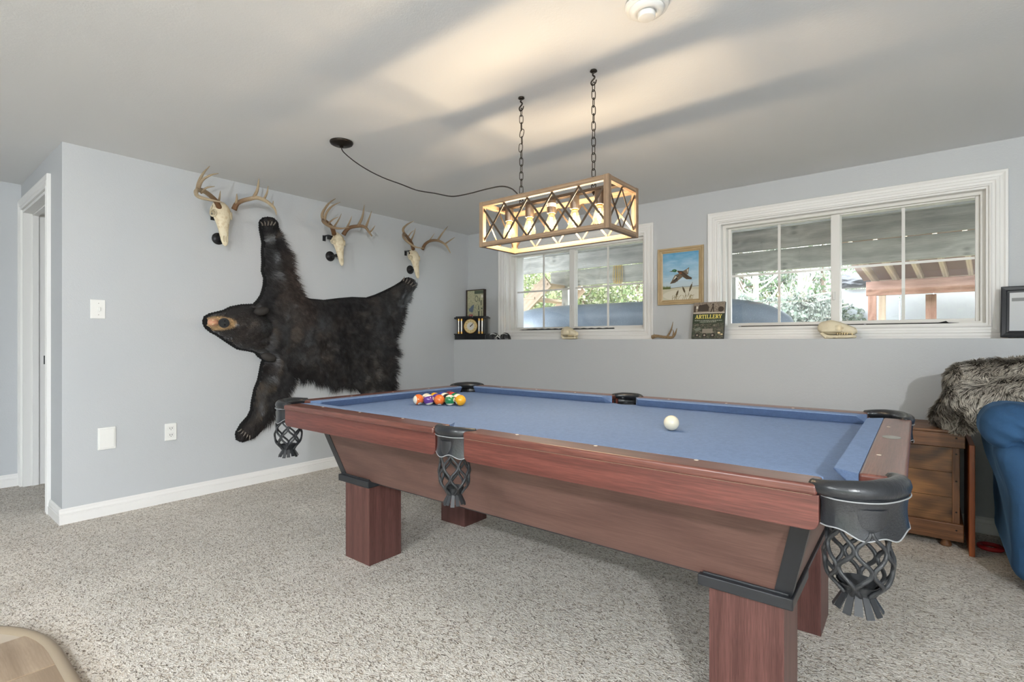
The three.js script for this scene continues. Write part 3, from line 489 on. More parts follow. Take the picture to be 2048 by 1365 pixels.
// ---------------------------------------------------------------- pendant light over the table
{
  const x0 = -1.652, x1 = -0.986, y0 = 1.523, y1 = 1.735, z0 = -2.072, z1 = -1.826, zc = (z0 + z1) / 2, t = 0.021, bx = [-1.588, -1.464, -1.339, -1.215, -1.09];
  const l = thing('pendant_light', 'rectangular wood and metal cage pendant with five glowing bulbs on chains', 'pendant light', [0, 0, 0]);
  for (const z of [z0, z1]) for (const y of [y0, y1]) add('frame_bar', [box(x0, x1, y - (y > 1.6 ? t : 0), y + (y > 1.6 ? 0 : t), z - t / 2, z + t / 2, 0.0015, 'x', [z, y])], M.fixWood, l);
  for (const x of [x0, x1]) for (const y of [y0, y1]) add('frame_bar', [box(x - t / 2, x + t / 2, y - (y > 1.6 ? t : 0), y + (y > 1.6 ? 0 : t), z0 + t / 2, z1 - t / 2, 0.0015, 'z', [x, y])], M.fixWood, l);
  for (const x of [x0, x1]) for (const z of [z0, z1]) add('post', [box(x - t / 2 - 0.001, x + t / 2 + 0.001, y0 - 0.001, y1 + 0.001, z - t / 2 - 0.001, z + t / 2 + 0.001, 0.0015, 'y', [x, z])], M.fixWood, l);
  // crossing straps
  const strap = (p, q, n) => add('strap', [bar(p, q, 0.009, 0.0022, n)], M.strap, l), yt = y1 - t, yb = y0 + t;
  for (const z of [z0, z1]) for (let k = 0; k < 5; k++) { const a = lerp(x0, x1, k / 5), b = lerp(x0, x1, (k + 1) / 5); strap(V(a, yt, z + 0.002), V(b, yb, z + 0.002), V(1, 0, 0)); strap(V(a, yb, z - 0.002), V(b, yt, z - 0.002), V(1, 0, 0)); }
  for (const x of [x0, x1]) for (let k = 0; k < 2; k++) { const a = lerp(z0, z1, k / 2), b = lerp(z0, z1, (k + 1) / 2); strap(V(x + 0.002, yt, a), V(x + 0.002, yb, b), V(0, 0, 1)); strap(V(x - 0.002, yb, a), V(x - 0.002, yt, b), V(0, 0, 1)); }
  add('socket_bar', [box(x0 + t / 2, x1 - t / 2, y1 - 0.016, y1 - 0.002, zc - 0.014, zc + 0.014, 0.001)], M.strap, l);
  for (const [i, x] of bx.entries()) {
    const s = add('socket', [lathe([[0, 1.73], [0.006, 1.73], [0.006, 1.722], [0.019, 1.72], [0.021, 1.715], [0.021, 1.66], [0.019, 1.658], [0, 1.658]], 24).translate(x, 0, zc)], M.socket, l);
    if (i === 2) add('sticker', [lathe([[0.0213, 1.687], [0.0213, 1.704]], 24).translate(x, 0, zc)], M.label, s);
    const b = add('bulb', [lathe([[0.0135, 1.662], [0.0145, 1.65], [0.022, 1.628], [0.029, 1.602], [0.03, 1.592], [0.027, 1.579], [0.018, 1.571], [0, 1.5685]], 28).translate(x, 0, zc)], M.bulbGlass, l);
    b.userData.label = 'clear glass filament bulb';
    const fil = []; for (let k = 0; k < 5; k++) { const a = k / 5 * Math.PI * 2, c = Math.cos(a) * 0.006, d = Math.sin(a) * 0.006; fil.push(cyl(V(x + c * 0.7, 1.642, zc + d * 0.7), V(x + c * 1.4, 1.592, zc + d * 1.4), 0.0014, 0.0014, 6)); }
    add('filament', fil, M.filament, b);
    add('bulb_cap', [cyl(V(x, 1.652, zc), V(x, 1.664, zc), 0.0125, 0.0125, 18)], M.brass, b);
    const p = new THREE.PointLight(BULB.color, BULB.power, 0, 2); p.position.set(x, 1.612, zc); p.castShadow = true; p.shadow.radius = 0.45; p.name = 'bulb_glow'; l.add(p);
  }
  // chains, hooks
  const hooks = [onY(1183, 137, H), onY(1038, 192, H)];
  for (const [ci, h] of hooks.entries()) {
    const hook = add('ceiling_hook', [lathe([[0, H - 0.001], [0.014, H - 0.001], [0.016, H - 0.006], [0.01, H - 0.01], [0, H - 0.01]], 20).translate(h.x, 0, zc), taper([V(h.x, H - 0.008, zc), V(h.x - 0.004, H - 0.02, zc), V(h.x + 0.006, H - 0.032, zc), V(h.x - 0.012, H - 0.05, zc), V(h.x - 0.006, H - 0.064, zc), V(h.x + 0.008, H - 0.06, zc), V(h.x + 0.014, H - 0.046, zc)], [0.0035, 0.0035, 0.0025], 8, 5)], M.gunmetal, l);
    const ch = part('chain', l), top = H - 0.055, bot = y1 + 0.012, n = 13, step = (top - bot) / n, R = rng(5 + ci);
    for (let k = 0; k < n; k++) {
      const yc = top - (k + 0.5) * step, hl = step / 2 + 0.0035, w = 0.0085, pts = []; for (let q = 0; q < 16; q++) { const a = q / 16 * Math.PI * 2; pts.push(V(Math.sign(Math.cos(a)) * Math.pow(Math.abs(Math.cos(a)), 0.8) * w, Math.sign(Math.sin(a)) * Math.pow(Math.abs(Math.sin(a)), 0.6) * hl, 0)); }
      const g = strip(new THREE.TubeGeometry(new THREE.CatmullRomCurve3(pts, true), 32, 0.0019, 6, true)); g.rotateZ(ci && k > 1 && k < 6 ? (R() - 0.5) * 0.5 : 0); g.rotateY((k % 2 ? 0.9 : -0.55) + (R() - 0.5) * 0.5); g.translate(h.x + (ci && k > 1 && k < 6 ? (R() - 0.5) * 0.008 : 0), yc, zc); add('link', [g], M.gunmetal, ch);
    }
    add('eye_bolt', [strip(new THREE.TorusGeometry(0.011, 0.0022, 8, 24)).translate(h.x, y1 + 0.009, zc), cyl(V(h.x, y1 - 0.03, zc), V(h.x, y1, zc), 0.003), cyl(V(h.x, y1 - 0.024, zc), V(h.x, y1 - 0.017, zc), 0.007, 0.007, 6)], M.gunmetal, l);
  }
  // canopy and cord
  const c = onY(683, 284, H);
  add('canopy', [lathe([[0, H - 0.001], [0.066, H - 0.001], [0.066, H - 0.006], [0.062, H - 0.014], [0.045, H - 0.022], [0.012, H - 0.024], [0.01, H - 0.034], [0, H - 0.034]], 36).translate(c.x, 0, c.z)], M.gunmetal, l);
  const path = [[683, 293, 0], [684, 300, 0.01], [700, 316, 0.06], [730, 337, 0.15], [765, 355, 0.25], [800, 368, 0.35], [835, 381, 0.45], [870, 387, 0.54], [905, 393, 0.64], [940, 387, 0.74], [975, 378, 0.85], [1005, 373, 0.93], [1024, 378, 0.98], [1035, 388, 1]];
  const end = V(hooks[1].x, y1, zc), dc = -(c.x * SY + c.z * CY), de = -(end.x * SY + end.z * CY);
  add('cord', [taper(path.map(([u, v, k]) => { const d = ray(u, v), t = lerp(dc, de, k); return V(d[0] * t, EYE + d[1] * t, d[2] * t); }), [0.0032, 0.0032], 8, 6)], M.cord, l);
}
// ---------------------------------------------------------------- bear hide on the wall
{
  const Z8 = (x, y, off = 0) => { const p = onX(380 + x / 2.844, 420 + y / 2.844, XL + off); return [p.z, p.y]; };
  const raw = [[400, 70], [415, 55], [440, 50], [470, 55], [490, 75], [495, 120], [515, 190], [535, 240], [550, 300], [570, 360], [590, 420], [605, 460], [635, 497], [680, 515], [760, 522], [840, 512], [920, 505], [1000, 508], [1050, 492], [1100, 470], [1160, 440], [1200, 415], [1215, 398], [1240, 392], [1265, 400], [1278, 425], [1270, 450], [1240, 490], [1210, 525], [1195, 550], [1188, 600], [1165, 680], [1150, 720], [1130, 745], [1145, 765], [1163, 780], [1160, 810], [1140, 825], [1133, 840], [1143, 880], [1145, 940], [1140, 1025], [1160, 1090], [1195, 1170], [1185, 1230], [1130, 1240], [1080, 1180], [1020, 1090], [975, 1040], [950, 1010], [900, 985], [860, 985], [820, 990], [780, 975], [740, 970], [700, 955], [650, 950], [600, 940], [570, 938], [555, 980], [540, 1030], [525, 1085], [500, 1120], [460, 1165], [430, 1200], [400, 1250], [360, 1290], [300, 1312], [270, 1305], [265, 1270], [290, 1225], [330, 1180], [350, 1140], [355, 1090], [370, 1020], [390, 970], [400, 920], [410, 870], [420, 850], [390, 830], [370, 805], [330, 795], [270, 785], [230, 760], [200, 740], [150, 705], [120, 690], [90, 665], [80, 640], [85, 615], [110, 600], [150, 590], [190, 580], [230, 560], [290, 548], [360, 545], [385, 520], [405, 490], [415, 460], [422, 430], [425, 390], [412, 350], [415, 300], [412, 240], [415, 190], [400, 110]];
  const out = raw.map(([x, y]) => Z8(x, y));
  const inside = (z, y) => { let c = false; for (let i = 0, j = out.length - 1; i < out.length; j = i++) { const [a, b] = out[i], [d, e] = out[j]; if ((b > y) !== (e > y) && z < (d - a) * (y - b) / (e - b) + a) c = !c; } return c; };
  const edge = (z, y) => { let m = 9; for (let i = 0, j = out.length - 1; i < out.length; j = i++) { const [a, b] = out[j], [d, e] = out[i], dz = d - a, dy = e - b, t = clamp(((z - a) * dz + (y - b) * dy) / (dz * dz + dy * dy)); m = Math.min(m, Math.hypot(z - a - dz * t, y - b - dy * t)); } return m; };
  const ell = (z, y, c, rz, ry, h, rot = 0) => { const dz = z - c[0], dy = y - c[1], cs = Math.cos(rot), sn = Math.sin(rot), q = ((dz * cs + dy * sn) / rz) ** 2 + ((-dz * sn + dy * cs) / ry) ** 2; return q < 1 ? h * Math.pow(1 - q, 0.5) : 0; };
  // centres of the head forms; the head stands out from the wall
  const skullC = Z8(322, 668, 0.09), browC = Z8(262, 655, 0.13), muzC = Z8(188, 645, 0.16), neckC = Z8(440, 690, 0.05), cheekC = Z8(330, 735, 0.08);
  const smax = (a, b, k) => -smin(-a, -b, k);
  const height = (z, y, e) => {
    const n = fbm(z * 7, y * 7, 5, 3);
    let h = 0.008 + 0.04 * (1 - Math.exp(-e / 0.045)) + 0.022 * (n - 0.5) * smooth(0, 0.06, e);
    const head = Math.max(ell(z, y, skullC, 0.2, 0.15, 0.15), ell(z, y, cheekC, 0.17, 0.1, 0.11));
    h = smax(h, smax(head, smax(ell(z, y, browC, 0.12, 0.105, 0.165), smax(ell(z, y, muzC, 0.095, 0.058, 0.2), ell(z, y, neckC, 0.18, 0.17, 0.075), 0.03), 0.03), 0.03), 0.03);
    return Math.min(h, 0.012 + e * 2.6);
  };
  const bear = thing('bear_hide', 'black bear hide rug with mounted head spread on the wall', 'bear rug', [0, 0, 0]);
  // scalloped felt backing, a little larger than the hide
  {
    const pts = [], R = rng(3); const dense = []; for (let i = 0; i < out.length; i++) { const [a, b] = out[i], [c, d] = out[(i + 1) % out.length], L = Math.hypot(c - a, d - b), n = Math.max(1, Math.round(L / 0.009)); for (let k = 0; k < n; k++) dense.push([lerp(a, c, k / n), lerp(b, d, k / n), (c - a) / L, (d - b) / L]); }
    let area = 0; for (let i = 0, j = out.length - 1; i < out.length; j = i++) area += out[j][0] * out[i][1] - out[i][0] * out[j][1];
    const sgn = area > 0 ? 1 : -1;
    dense.forEach(([z, y, tz, ty], i) => { const o = (0.012 + (i % 2 ? 0.004 : 0)) * sgn; pts.push([-(z + ty * o), y - tz * o]); });
    const g = extrude(poly(pts), 0.006); g.rotateY(Math.PI / 2); g.translate(XL + 0.002, 0, 0); const m = add('felt_backing', [g], M.felt_black, bear); m.userData.label = 'black scalloped felt backing';
  }
  // hide as one surface
  const cell = 0.0085, zs = out.map((p) => p[0]), ys = out.map((p) => p[1]), za = Math.min(...zs), zb = Math.max(...zs), ya = Math.min(...ys), yb = Math.max(...ys), nz = Math.ceil((zb - za) / cell), ny = Math.ceil((yb - ya) / cell);
  const ids = new Int32Array((nz + 1) * (ny + 1)).fill(-1), pos = [], col = [], idx = [], info = [];
  const tan = [0.40, 0.26, 0.13], black = [0.0105, 0.0102, 0.0108], brown = [0.036, 0.025, 0.02];
  const muzzleTan = (z, y) => smooth(1.0, 0.72, Math.hypot((z - muzC[0]) / 0.09, (y - muzC[1]) / 0.055));
  const tint = (z, y) => { const s = Z8(590, 450), b = smooth(0.25, 0.02, Math.hypot(z - s[0], (y - s[1]) * 0.5)) * 0.7, n = fbm(z * 9, y * 9, 15, 3), f = smooth(0.22, 0.05, Math.hypot(z - browC[0], y - browC[1])) * 0.5; return mix3(mix3(black, brown, clamp(b * 0.8 + f * 0.6 + smooth(0.55, 0.75, n) * 0.2)), tan, muzzleTan(z, y)); };
  for (let j = 0; j <= ny; j++) for (let i = 0; i <= nz; i++) { const z = za + i * cell, y = ya + j * cell; if (!inside(z, y)) continue; const e = edge(z, y); ids[j * (nz + 1) + i] = pos.length / 3; pos.push(XL + 0.008 + height(z, y, e), y, z); col.push(...tint(z, y)); info.push([z, y, e]); }
  for (let j = 0; j < ny; j++) for (let i = 0; i < nz; i++) { const a = ids[j * (nz + 1) + i], b = ids[j * (nz + 1) + i + 1], c = ids[(j + 1) * (nz + 1) + i], d = ids[(j + 1) * (nz + 1) + i + 1]; if (a >= 0 && b >= 0 && c >= 0) idx.push(a, c, b); if (b >= 0 && c >= 0 && d >= 0) idx.push(b, c, d); }
  const g = new THREE.BufferGeometry(); g.setAttribute('position', new THREE.Float32BufferAttribute(pos, 3)); g.setAttribute('color', new THREE.Float32BufferAttribute(col, 3)); g.setIndex(idx); g.computeVertexNormals();
  const nrm = g.attributes.normal;
  // ears: cupped lobes joined to the hide
  const earAt = (x, y, off, dz, dy) => { const [z, yy] = Z8(x, y, off), e = new THREE.SphereGeometry(1, 18, 12); e.scale(0.03, 0.032, 0.058); e.rotateX(Math.atan2(dy, -dz)); e.translate(XL + off + 0.02, yy, z); const n = e.attributes.position.count, c = new Float32Array(n * 3); for (let i = 0; i < n; i++) c.set([0.03, 0.026, 0.024], i * 3); e.setAttribute('color', new THREE.BufferAttribute(c, 3)); return strip(e); };
  add('hide', [strip(g), earAt(398, 578, 0.09, -0.9, 0.25), earAt(440, 838, 0.06, -0.9, -0.3)], M.hide, bear);
  // nose, mouth, claws
  const noseP = V(XL + 0.205, muzC[1], muzC[0]);
  const nose = new THREE.SphereGeometry(1, 20, 14); nose.scale(0.02, 0.034, 0.034); nose.rotateY(-0.35); nose.translate(noseP.x, noseP.y, noseP.z + 0.012); const nm = add('nose', [strip(nose)], M.nose, bear);
  for (const s of [-1, 1]) { const n = new THREE.SphereGeometry(0.0065, 10, 8); n.scale(0.6, 1, 1.3); n.translate(noseP.x + 0.0165, noseP.y + s * 0.012, noseP.z + 0.012); add('nostril', [strip(n)], M.felt_black, nm); }
  const mo = Z8(128, 640, 0.12), mouth = new THREE.SphereGeometry(1, 16, 12); mouth.scale(0.03, 0.026, 0.034); mouth.translate(XL + 0.13, mo[1], mo[0]); const mm = add('lower_jaw', [strip(mouth)], M.mouth, bear); mm.userData.label = 'tan open lower jaw';
  for (const s of [-1, 1]) add('tooth', [cyl(V(XL + 0.152, mo[1] + s * 0.014, mo[0] + 0.012), V(XL + 0.172, mo[1] + s * 0.013, mo[0] + 0.008), 0.004, 0.0008, 8)], M.tooth, mm);
  for (const [ex, ey] of [[232, 590], [262, 728]]) { const e = Z8(ex, ey, 0.14), k = new THREE.SphereGeometry(0.009, 12, 8); k.translate(XL + 0.008 + height(e[0], e[1], edge(e[0], e[1])) - 0.001, e[1], e[0]); add('eye', [strip(k)], M.blackPlastic, bear); }
  const clawRow = (cx, cy, ang, spread) => { for (let i = 0; i < 5; i++) { const a = ang + (i - 2) * spread, q = i - 2, px = cx + Math.cos(ang + Math.PI / 2) * q * 15, py = cy + Math.sin(ang + Math.PI / 2) * q * 15, p = Z8(px, py, 0.05), t = Z8(px + Math.cos(a) * 26, py + Math.sin(a) * 26, 0.045), m = Z8(px + Math.cos(a) * 12, py + Math.sin(a) * 12, 0.06); add('claw', [taper([V(XL + 0.045, p[1], p[0]), V(XL + 0.062, m[1], m[0]), V(XL + 0.043, t[1], t[0])], [0.0055, 0.0045, 0.001], 7, 5)], M.claw, bear); } };
  clawRow(445, 88, -Math.PI / 2, 0.28); clawRow(1240, 420, -1.0, 0.2); clawRow(318, 1268, 2.2, 0.2); clawRow(1160, 1190, 1.2, 0.2);
  // fur
  const flow = [[470, 200, 0.5, 0.5], [430, 110, 0, -0.7], [560, 400, 0.85, 0.45], [480, 450, 0.35, 0.8], [300, 650, 0.95, 0.1], [180, 640, 0.7, 0.1], [300, 760, 0.9, 0.35], [450, 680, 1, 0.2], [600, 650, 0.8, 0.5], [700, 560, 0.45, 0.85], [900, 560, 0.4, 0.85], [1050, 560, 0.8, 0.2], [1200, 450, 0.7, -0.4], [1180, 560, 0.9, 0.4], [800, 750, 0.4, 0.9], [700, 900, 0.12, 1], [850, 930, 0.15, 1], [480, 950, 0.5, 0.8], [520, 1060, 0.6, 0.7], [420, 1120, 0.1, 1], [330, 1260, -0.4, 0.7], [1120, 700, 0.95, 0.3], [1100, 900, 0.7, 0.7], [1050, 1000, 0.4, 0.9]].map(([x, y, dx, dy]) => { const [z, yy] = Z8(x, y), [z2, y2] = Z8(x + dx * 20, y + dy * 20), L = Math.hypot(z2 - z, y2 - yy); return [z, yy, (z2 - z) / L, (y2 - yy) / L]; });
  const R = rng(77), list = [], headR = (z, y) => smooth(0.34, 0.2, Math.hypot(z - browC[0], y - browC[1]));
  const og = new Float32Array(info.length * 2); info.forEach(([z, y, e], k) => { if (e > 0.06) return; const gz = edge(z + 0.002, y) - e, gy = edge(z, y + 0.002) - e, L = Math.hypot(gz, gy) || 1; og[k * 2] = -gz / L; og[k * 2 + 1] = -gy / L; });
  const paws = [Z8(445, 80), Z8(1240, 420), Z8(310, 1265), Z8(1150, 1200)], pawK = (z, y) => Math.min(...paws.map((p) => smooth(0.05, 0.16, Math.hypot(z - p[0], y - p[1]))));
  const target = 110000; let guard = 0;
  while (list.length < target && guard++ < target * 3) {
    const k = Math.floor(R() * info.length), [z, y, e] = info[k], nz_ = nrm.getZ(k), ny_ = nrm.getY(k), nx = nrm.getX(k); if (nx < 0.05) continue;
    let fz = 0, fy = 0; for (const [a, b, c, d] of flow) { const w = 1 / ((z - a) ** 2 + (y - b) ** 2 + 0.004) ** 1.5; fz += c * w; fy += d * w; }
    const wob = fbm(z * 16, y * 16, 31, 2) - 0.5, L0 = Math.hypot(fz, fy), ca = Math.cos(wob * 1.4 + (R() - 0.5) * 0.7), sa = Math.sin(wob * 1.4 + (R() - 0.5) * 0.7), tz = (fz * ca - fy * sa) / L0, ty = (fz * sa + fy * ca) / L0;
    const hr = headR(z, y), paw = smooth(0.06, 0.02, e) * 0, mt = muzzleTan(z, y), lift = 0.08 + 0.6 * smooth(0.36, 0.64, fbm(z * 4.5 + 3, y * 4.5, 21, 3)) * (0.5 + 0.6 * R()) * (1 - 0.4 * hr);
    if (mt > 0.5 && R() < 0.5) continue;
    const flatN = smooth(0.06, 0.0, e) * 0.85, n = V(lerp(nx, 1, flatN), lerp(ny_, 0, flatN), lerp(nz_, 0, flatN)).normalize(), d = V(0, ty, tz).addScaledVector(n, -(ty * n.y + tz * n.z)).normalize().addScaledVector(n, lift).normalize();
    const len = lerp(lerp(0.024, 0.05, R()) * (1 + 1.5 * smooth(0.05, 0.0, e) * clamp((tz * og[k * 2] + ty * og[k * 2 + 1]) * 1.4) * pawK(z, y)) * (0.75 + 0.5 * fbm(z * 5, y * 5, 3, 2)) * (0.45 + 0.55 * pawK(z, y)), 0.012, Math.max(hr, mt * 1.2 > 1 ? 1 : mt));
    const cl = fbm(z * 55 + 9, y * 55, 44, 2), c0 = tint(z, y), b = (0.6 + 0.8 * R()) * (0.5 + 1.2 * smooth(0.3, 0.75, cl)), g1 = R() < 0.3 ? 3.2 : 1.8, c1 = [c0[0] * b * g1, c0[1] * b * g1, c0[2] * b * g1 * 1.03];
    list.push([V(XL + 0.006 + pos[k * 3] - XL - 0.002 + 0 * paw, y + (R() - 0.5) * cell, z + (R() - 0.5) * cell).setX(pos[k * 3] - 0.001), d, len, 0.0018 + 0.0014 * R(), c0, c1, n]);
  }
  const fur = add('fur', [hair(list, XL + 0.004)], M.fur, bear); fur.userData.kind = 'stuff';
}
// ---------------------------------------------------------------- three deer skulls with antlers
{
  function skullGeo() {
    const sec = [[0.052, 0.0, 0.012, 0.01], [0.045, 0.004, 0.03, 0.022], [0.025, 0.015, 0.046, 0.036], [0, 0.026, 0.055, 0.042], [-0.035, 0.036, 0.058, 0.041], [-0.065, 0.043, 0.049, 0.038], [-0.1, 0.052, 0.038, 0.034], [-0.14, 0.063, 0.03, 0.028], [-0.18, 0.074, 0.025, 0.021], [-0.215, 0.084, 0.021, 0.014], [-0.238, 0.09, 0.014, 0.009], [-0.246, 0.092, 0.004, 0.003]];
    const seg = 32, p = [], idx = [], uv = [];
    sec.forEach(([y, zc, w, d], i) => { for (let j = 0; j < seg; j++) { const a = j / seg * Math.PI * 2, c = Math.cos(a), s = Math.sin(a), pinch = s < 0 ? 0.75 : 1; p.push(c * w * (s < -0.3 ? 0.82 : 1), y, zc + s * d * pinch); uv.push(j / seg * 0.3, y); } });
    for (let i = 0; i < sec.length - 1; i++) for (let j = 0; j < seg; j++) { const a = i * seg + j, b = i * seg + (j + 1) % seg, c = a + seg, d = b + seg; idx.push(a, b, c, b, d, c); }
    for (const [row, f] of [[0, 0], [sec.length - 1, 1]]) { const k = p.length / 3; p.push(0, sec[row][0], sec[row][1]); uv.push(0, 0); for (let j = 0; j < seg; j++) { const a = row * seg + j, b = row * seg + (j + 1) % seg; f ? idx.push(k, a, b) : idx.push(k, b, a); } }
    let g = new THREE.BufferGeometry(); g.setAttribute('position', new THREE.Float32BufferAttribute(p, 3)); g.setAttribute('uv', new THREE.Float32BufferAttribute(uv, 2)); g.setIndex(idx); g.computeVertexNormals();
    const ev = new Evaluator(); ev.useGroups = false; let br = new Brush(g); br.updateMatrixWorld();
    const cut = (x, y, z, sx, sy, sz, rz = 0) => { const s = new THREE.SphereGeometry(1, 20, 14); s.scale(sx, sy, sz); s.rotateZ(rz); s.translate(x, y, z); const c = new Brush(s); c.updateMatrixWorld(); br = ev.evaluate(br, c, SUBTRACTION); br.updateMatrixWorld(); };
    for (const s of [-1, 1]) { cut(s * 0.064, -0.04, 0.05, 0.024, 0.02, 0.023); cut(s * 0.041, -0.082, 0.078, 0.008, 0.014, 0.007, -s * 0.3); cut(s * 0.058, 0.004, 0.022, 0.02, 0.014, 0.016); cut(s * 0.008, -0.2, 0.1, 0.007, 0.022, 0.012); }
    const rings = []; for (const s of [-1, 1]) { const t = new THREE.TorusGeometry(0.0215, 0.0042, 8, 28); t.rotateY(Math.PI / 2 - s * 0.5); t.translate(s * 0.054, -0.04, 0.05); rings.push(strip(t)); rings.push(taper([V(s * 0.05, -0.058, 0.05), V(s * 0.058, -0.05, 0.028), V(s * 0.056, -0.02, 0.012), V(s * 0.045, 0.012, 0.004)], [0.006, 0.0045, 0.004, 0.005], 6, 4)); }
    return merge([strip(br.geometry), ...rings]);
  }
  const geo = skullGeo();
  // an antler: list of [points in photo pixels with the distance from the wall, radius at the root, radius at the tip]
  function antler(parts, P, tipPale) {
    const gs = parts.map(([pts, r0, r1], k) => {
      const g = taper(pts.map(P), k ? [r0, r0 * 0.8, (r0 + r1) / 2, r1] : [r0 * 1.25, r0, r0 * 0.95, r0 * 0.85, r0 * 0.7, r1], 9, 6), n = g.attributes.position.count, c = new Float32Array(n * 3), uv = g.attributes.uv;
      let L = 0; for (let i = 0; i < n; i++) L = Math.max(L, uv.getX(i));
      for (let i = 0; i < n; i++) { const t = uv.getX(i) / L, q = k ? 0.45 + 0.4 * t * tipPale : t * tipPale, m = mix3([0.16, 0.075, 0.028], [0.52, 0.41, 0.27], smooth(0.05, 0.9, q) * (0.85 + 0.3 * hash2(i, k, 3))); c.set(m, i * 3); }
      g.setAttribute('color', new THREE.BufferAttribute(c, 3)); return g;
    });
    return gs;
  }
  const defs = [
    { name: 'largest deer skull with pale wide antlers, nearest the doorway', z: [360, 320, 7.585], s: 1.1, fore: [443, 414], flange: [436, 478], br: [425, 433], pale: 1.5,
      left: [[[[605, 748, 0.1], [545, 630, 0.13], [440, 525, 0.17], [330, 462, 0.22], [250, 470, 0.27], [262, 545, 0.33], [390, 592, 0.4], [620, 640, 0.46]], 0.0155, 0.004], [[[262, 470, 0.25], [285, 350, 0.25], [350, 210, 0.24], [450, 95, 0.22]], 0.0125, 0.002], [[[280, 430, 0.26], [340, 310, 0.28], [470, 230, 0.3], [585, 205, 0.32]], 0.0115, 0.002], [[[320, 500, 0.24], [400, 425, 0.3], [525, 403, 0.36]], 0.008, 0.002], [[[585, 640, 0.12], [602, 560, 0.14], [612, 468, 0.16]], 0.0085, 0.0015]],
      right: [[[[820, 755, 0.1], [865, 665, 0.12], [945, 622, 0.14], [1060, 592, 0.17], [1160, 575, 0.2], [1280, 612, 0.24], [1390, 690, 0.28], [1445, 760, 0.31], [1462, 835, 0.33]], 0.0155, 0.003], [[[850, 670, 0.12], [862, 600, 0.14], [862, 515, 0.16]], 0.011, 0.002], [[[1120, 575, 0.19], [1175, 450, 0.2], [1197, 270, 0.2]], 0.013, 0.002], [[[1270, 605, 0.23], [1320, 500, 0.23], [1338, 395, 0.23]], 0.01, 0.002], [[[1395, 700, 0.27], [1410, 665, 0.27], [1414, 622, 0.27]], 0.006, 0.002]] },
    { name: 'middle deer skull with dark brown many-tined antlers above the bear', z: [620, 380, 6.827], s: 0.98, fore: [677, 473], flange: [660, 513], br: [648, 476], pale: 0.55,
      left: [[[[330, 605, 0.1], [305, 525, 0.13], [245, 455, 0.18], [185, 415, 0.23], [190, 440, 0.3], [260, 492, 0.38], [350, 522, 0.43], [440, 528, 0.46], [535, 508, 0.49]], 0.0155, 0.003], [[[190, 430, 0.23], [165, 350, 0.23], [215, 240, 0.22], [280, 165, 0.2], [348, 120, 0.18]], 0.013, 0.002], [[[195, 420, 0.25], [222, 320, 0.27], [300, 225, 0.28], [415, 168, 0.28]], 0.0115, 0.002], [[[250, 460, 0.2], [320, 402, 0.22], [388, 370, 0.24]], 0.008, 0.002], [[[320, 520, 0.13], [385, 420, 0.15], [430, 325, 0.17]], 0.009, 0.0015]],
      right: [[[[455, 615, 0.1], [490, 560, 0.12], [545, 515, 0.14], [630, 498, 0.17], [710, 495, 0.2], [765, 520, 0.23], [805, 580, 0.26], [845, 632, 0.28]], 0.0155, 0.006], [[[500, 530, 0.12], [545, 430, 0.14], [574, 355, 0.16]], 0.01, 0.0015], [[[655, 500, 0.18], [712, 380, 0.19], [743, 200, 0.19]], 0.0135, 0.0015], [[[760, 520, 0.22], [800, 410, 0.22], [842, 288, 0.22]], 0.0115, 0.0015], [[[810, 585, 0.26], [850, 545, 0.26], [889, 488, 0.26]], 0.0085, 0.002]] },
    { name: 'smallest deer skull with slender forked antlers, nearest the window wall', z: [620, 380, 6.827], s: 0.98, fore: [829, 506], flange: [820, 540], br: [811, 506], pale: 0.75,
      left: [[[[1412, 812, 0.1], [1385, 730, 0.13], [1335, 655, 0.17], [1285, 600, 0.22], [1280, 650, 0.3], [1340, 715, 0.38], [1440, 780, 0.44], [1560, 800, 0.48]], 0.014, 0.003], [[[1300, 620, 0.22], [1270, 545, 0.22], [1320, 480, 0.21], [1418, 424, 0.2]], 0.0125, 0.002], [[[1380, 690, 0.14], [1420, 600, 0.16], [1442, 522, 0.18]], 0.009, 0.0015], [[[1340, 640, 0.18], [1385, 580, 0.2], [1432, 548, 0.22]], 0.007, 0.0015]],
      right: [[[[1532, 815, 0.1], [1580, 735, 0.12], [1645, 697, 0.15], [1740, 692, 0.18], [1800, 715, 0.21], [1855, 755, 0.24], [1918, 862, 0.27]], 0.014, 0.004], [[[1555, 775, 0.11], [1640, 680, 0.14], [1702, 592, 0.16]], 0.009, 0.0015], [[[1740, 692, 0.18], [1810, 590, 0.18], [1882, 497, 0.18]], 0.011, 0.002], [[[1840, 742, 0.23], [1900, 700, 0.23], [1978, 648, 0.23]], 0.009, 0.002]] },
  ];
  for (const d of defs) {
    const [ox, oy, sc] = d.z, P = ([x, y, o]) => onX(ox + x / sc, oy + y / sc, XL + o);
    const t = thing('deer_skull_mount', d.name, 'deer skull', [0, 0, 0], 'deer skulls on the bear wall'), f = onX(...d.fore, XL + 0.085);
    const sk = new THREE.Mesh(geo, M.bone); sk.name = 'skull'; sk.castShadow = sk.receiveShadow = true; sk.scale.setScalar(d.s); sk.rotation.y = Math.PI / 2; sk.position.set(f.x - 0.04, f.y - 0.012, f.z); t.add(sk);
    for (const side of ['left', 'right']) { const a = add('antler', antler(d[side], P, d.pale), M.antler, t); a.userData.label = 'branched antler'; }
    const fl = onX(...d.flange, XL), r = 0.042;
    const fg = lathe([[0, 0], [r, 0], [r, 0.006], [r * 0.92, 0.009], [0.018, 0.011], [0.0155, 0.03], [0.0125, 0.032], [0, 0.032]], 32); fg.rotateZ(-Math.PI / 2); fg.translate(fl.x, fl.y, fl.z); const flange = add('flange', [fg], M.iron, t);
